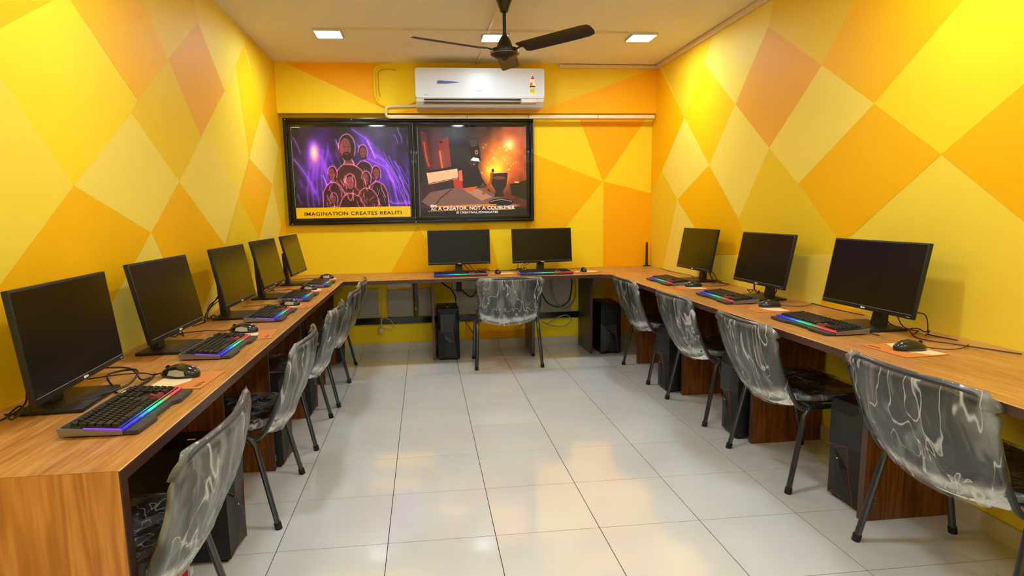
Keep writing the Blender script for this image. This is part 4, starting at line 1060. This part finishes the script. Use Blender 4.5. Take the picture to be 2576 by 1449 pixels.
tag(M(CREAM).box(.07, 2.22, -.222, -.206, ZC - .015, ZC - .0005, .001).obj('conduit', smooth=20), 'thin conduit strip across the ceiling between the lights', 'conduit')
tag(M(CREAM).box(1.145, 1.160, -1.0, -.223, ZC - .014, ZC - .0005, .001).box(1.145, 1.160, -.205, YM - .004, ZC - .014, ZC - .0005, .001).obj('conduit', smooth=20), 'thin conduit strip on the ceiling from the fan to the beam', 'conduit')

# ------------------------------------------------------------------ ceiling lights
LAMPM = mat('lamp_diffuser', 'ffffff', .5, emit='ebf8ff', estr=LAMP_STRENGTH)
lab_l = ['square ceiling light on the left of the fan', 'ceiling light half hidden behind the fan motor', 'square ceiling light on the right of the fan']
for i, (x, y) in enumerate(LAMPS):
    r = empty('ceiling_light', (x, y, ZC))
    frame_ = MB().use(WHITEP2); a = .102
    for x0, x1, y0, y1 in ((-a, a, -a, -a + .010), (-a, a, a - .010, a), (-a, -a + .010, -a + .010, a - .010), (a - .010, a, -a + .010, a - .010)): frame_.box(x0, x1, y0, y1, -.020, -.0005)
    frame_.obj('frame', r, smooth=0)
    M(LAMPM).box(-a + .011, a - .011, -a + .011, a - .011, -.017, -.004).obj('diffuser', r, smooth=0)
    tag(r, lab_l[i] if i < 3 else ('square ceiling light over the camera side of the room, outside the photograph, place %s' % ('left', 'middle', 'right')[i % 3] + (' nearer' if i > 5 else ' further')), 'ceiling light', 'square ceiling lights')

# ------------------------------------------------------------------ fan
FX, FY, FZ = 1.166, -1.0, 2.315
fan = tag(empty('ceiling_fan', (FX, FY, FZ)), 'black three-blade ceiling fan with a conical canopy', 'fan')
M(BLKF).lathe([(.006, .228), (.024, .236), (.058, .330), (.060, .3495)], 24).obj('canopy', fan)
M(BLKF).lathe([(.011, .09), (.011, .24)], 14).obj('down_rod', fan)
M(BLKF).lathe([(.052, .018), (.050, .030), (.040, .060), (.026, .085), (.017, .098), (.013, .102)], 28).obj('lower_canopy', fan)
M(BLKF).lathe([(.020, -.040), (.060, -.034), (.088, -.016), (.092, .000), (.090, .012), (.054, .022)], 32).obj('motor', fan)
M(GOLD).tube([(.090 * math.cos(t), .090 * math.sin(t), -.014) for t in np.linspace(0, 2 * PI, 33)[:-1]], .0028, 6, closed=True).obj('trim_ring', fan)
M(BLKF).lathe([(.012, -.052), (.022, -.046), (.024, -.038)], 16).obj('bottom_cap', fan)
for k in range(3):
    a = math.radians(78 + 120 * k); ca, sa = math.cos(a), math.sin(a)
    rot = Matrix.Rotation(a, 4, 'Z')
    def P(r_, w_, z_): return tuple(rot @ Vector((r_, w_, z_)))
    pit = -.24
    top = []; bot = []
    sec = [(.130, .050), (.155, .060), (.30, .062), (.45, .063), (.560, .062), (.595, .052), (.604, .030)]
    for r_, hwid in sec:
        for w_ in (-hwid, -hwid * .35, hwid * .35, hwid):
            z_ = .012 + (r_ - .1) * .045 + w_ * pit - .006 * (w_ / .06) ** 2
            rr_ = r_ - (.02 * (w_ < 0) * (r_ < .15)); top.append(P(rr_, w_, z_ + .0012)); bot.append(P(rr_, w_, z_ - .0012))
    n = len(sec); fs = []; N0 = len(top)
    for i in range(n - 1):
        for j in range(3):
            q = (i * 4 + j, i * 4 + j + 1, (i + 1) * 4 + j + 1, (i + 1) * 4 + j); fs.append(q); fs.append(tuple(x + N0 for x in q[::-1]))
    for i in range(n - 1):
        for j in (0, 3): fs.append((i * 4 + j, (i + 1) * 4 + j, (i + 1) * 4 + j + N0, i * 4 + j + N0))
    for i in (0, n - 1):
        for j in range(3): fs.append((i * 4 + j, i * 4 + j + 1, i * 4 + j + 1 + N0, i * 4 + j + N0))
    bl = M(BLADEU).add(top + bot, fs).obj('blade', fan, smooth=40)
    M(BLKF).tube([P(.080, 0, .004), P(.115, 0, .012), P(.155, 0, .013)], .010, 8, ry=.004).obj('bracket', bl)

# ------------------------------------------------------------------ under the back desk: panels, rail, sockets, leads
WPN = mat('service_panel', 'a9a596', .6, var=(3, .05))
for i, (x0, x1, z0, z1, lab) in enumerate(((-.02, .170, .345, .615, 'off-white wall panel under the back desk, left one'), (.255, .490, .345, .600, 'off-white wall panel under the back desk, below the long socket box'),
                                   (.552, .668, .345, .605, 'narrow off-white wall panel left of the tower under the back desk'), (.90, 1.30, .345, .600, 'off-white wall panel behind the single chair'),
                                   (1.616, 2.05, .330, .690, 'off-white wall panel behind the hanging leads, right part of the back desk'))):
    tag(M(WPN).box(x0, x1, YB - .022, YB - .002, z0, z1, .002).obj('wall_panel'), lab, 'wall panel', 'off-white panels under the back desk')
rail = tag(empty('service_rail', (0, YB - .02, .3)), 'black rail along the back wall under the desk', 'rail')
for x0, x1 in ((-.35, .671), (.696, 1.586), (1.612, 2.123)):
    o = M(ALU).box(x0, x1, YB - .030, YB - .002, .275, .335, .003).obj('rail_section', rail); o.location = (0, -(YB - .02), -.3)
o = M(ALU).box(.500, .545, YB - .026, YB - .002, .336, .66, .002).obj('upright', rail); o.location = (0, -(YB - .02), -.3)
o = M(PAINT['Y']).box(.518, .524, YB - .0275, YB - .0255, .40, .43).obj('yellow_mark', rail); o.location = (0, -(YB - .02), -.3)
def socket_box(x0, x1, z0, z1, lab, nb):
    s = tag(empty('socket_box', (x0, YB - .03, z0)), lab, 'socket', 'power socket boxes'); wdt = x1 - x0
    M(WHITEP2).box(0, wdt, -.012, .029, 0, z1 - z0, .003).obj('housing', s)
    for k in range(nb):
        cx = wdt * (k + .5) / nb; cz = (z1 - z0) / 2
        sk = M(WHITEP2).box(cx - .02, cx + .02, -.0145, -.012, cz - .02, cz + .02, .002).obj('socket', s)
        M(DARKSLOT).box(cx - .010, cx - .006, -.0150, -.0145, cz - .004, cz + .006).box(cx + .006, cx + .010, -.0150, -.0145, cz - .004, cz + .006).obj('slot', sk, smooth=0)
    return s
socket_box(.262, .490, .625, .700, 'long white socket box under the left part of the back desk', 4)
socket_box(.88, 1.10, .595, .690, 'white socket box with a black adapter over the back desk tower', 2)
socket_box(2.16, 2.32, .600, .685, 'white double socket under the back desk in the right corner', 2)
tag(M(BLACKP).box(.915, .965, YB - .085, YB - .0455, .575, .665, .006).obj('power_adapter'), 'black power adapter plugged into the socket over the tower', 'adapter')
def lead(lab, pts, r=.004, m=WIRE, name='cable'): return tag(cable(name, pts, r, m), lab, 'cable', 'leads under the back desk')
yb = YB - .05
lead('black lead dropping from the desk to the tower, left of the adapter', [(.73, yb, .735), (.78, yb, .66), (.86, yb, .60), (.90, yb + .0, .53), (.905, .82, .49)], .006)
lead('black lead looping from the adapter to the tower', [(.955, YB - .09, .60), (1.05, yb - .02, .52), (1.12, yb - .02, .60), (1.13, yb - .02, .72)], .006)
lead('black lead hanging in a bow right of the single chair', [(1.66, yb, .735), (1.72, yb, .60), (1.80, yb, .44), (1.92, yb, .39), (2.02, yb, .45), (2.05, yb, .62), (2.03, yb, .735)], .006)
lead('thin black lead fallen to the rail beside the single chair', [(1.67, yb, .735), (1.66, yb, .62), (1.635, yb, .52), (1.625, yb, .40), (1.63, yb, .32)], .005)
lead('grey lead hanging in a wide bow before the right wall panel', [(1.84, yb - .02, .735), (1.85, yb - .02, .55), (1.90, yb - .02, .42), (2.00, yb - .02, .38), (2.08, yb - .02, .50), (2.06, yb - .02, .735)], .008, WIREG)
lead('grey lead coiled on the rail in the right part of the back desk', [(1.74, yb - .03, .26), (1.84, yb - .03, .21), (1.96, yb - .03, .20), (2.04, yb - .03, .26), (1.98, yb - .03, .31), (1.86, yb - .03, .27), (1.80, yb - .03, .23)], .005, WIREG)
lead('white lead hanging from the socket box with a loop and a plug', [(.205, yb, .62), (.20, yb, .50), (.195, yb, .40), (.19, yb, .30), (.21, yb, .25), (.27, yb, .23), (.31, yb, .26), (.27, yb, .32), (.21, yb, .34), (.185, yb, .28), (.185, yb, .24)], .004, mat('wire_white', 'b9b4a6', .5))
tag(M(mat('plug_white', 'cfc9ba', .45)).box(.165, .205, yb - .012, yb + .012, .195, .240, .008).obj('plug'), 'white plug hanging at the end of the looped lead', 'plug')
lead('thin lead hanging from the long socket box', [(.262, yb, .63), (.250, yb, .52), (.255, yb, .40), (.262, yb, .345)], .0025, WIREG)
lead('brown lead hanging below the rail behind the tower', [(.99, yb, .28), (1.03, yb, .22), (1.07, yb, .15), (1.06, yb, .10)], .004, mat('wire_brown', '4a2c16', .5))

# router aerial in the right back corner
an = tag(empty('aerial', (2.803, .862, ZD + .0003)), 'black upright aerial on a small foot in the back right corner', 'aerial')
M(BLACKP).box(-.035, .035, -.02, .02, 0, .008, .003).obj('foot_plate', an)
M(mat('aerial_brown', '2c1c14', .4)).tube([(0, 0, .006), (0, 0, .02), (0, 0, .10), (0, 0, .22), (0, 0, .238)], [.018, .014, .0115, .011, .006], 10).obj('rod', an)
tag(cable('cable', [(XR - .012, .60, ZD + .004), (XR - .05, .30, ZD + .004), (XR - .03, -.05, ZD + .004), (XR - .06, -.25, ZD + .004)], .002), 'thin lead lying along the wall on the right desk by the corner', 'cable')
tag(cable('cable', [(XR - .02, -1.72, ZD + .004), (XR - .035, -1.95, ZD + .004), (XR - .02, -2.15, ZD + .004)], .0025), 'thin lead along the wall between the middle and near monitors', 'cable')
tag(cable('cable', [(2.70, -2.62, ZD + .004), (2.66, -2.72, ZD + .004), (2.72, -2.85, ZD + .004), (2.80, -3.02, ZD + .004)], .0025), 'black lead lying on the right desk beside the near mouse', 'cable')
# red bag with a strap under the near left desk
bag = tag(empty('bag', (-.315, -2.90, .0003)), 'red bag with straps on the floor under the near left desk', 'bag')
REDB = mat('bag_red', 'a01822', .7, bump=(200, .3))
M(REDB).box(-.07, .07, -.045, .045, 0, .11, .018).obj('pouch', bag)
M(REDB).tube(smooth_pts([(.085, -.03, .13), (.115, -.03, .20), (.10, -.02, .27), (.07, -.01, .20), (.06, 0, .14)]), .010, 6, ry=.003).obj('strap', bag)
M(mat('bag_tag', 'c9c6bd', .5)).box(.105, .108, -.045, -.015, .10, .125).obj('buckle', bag)
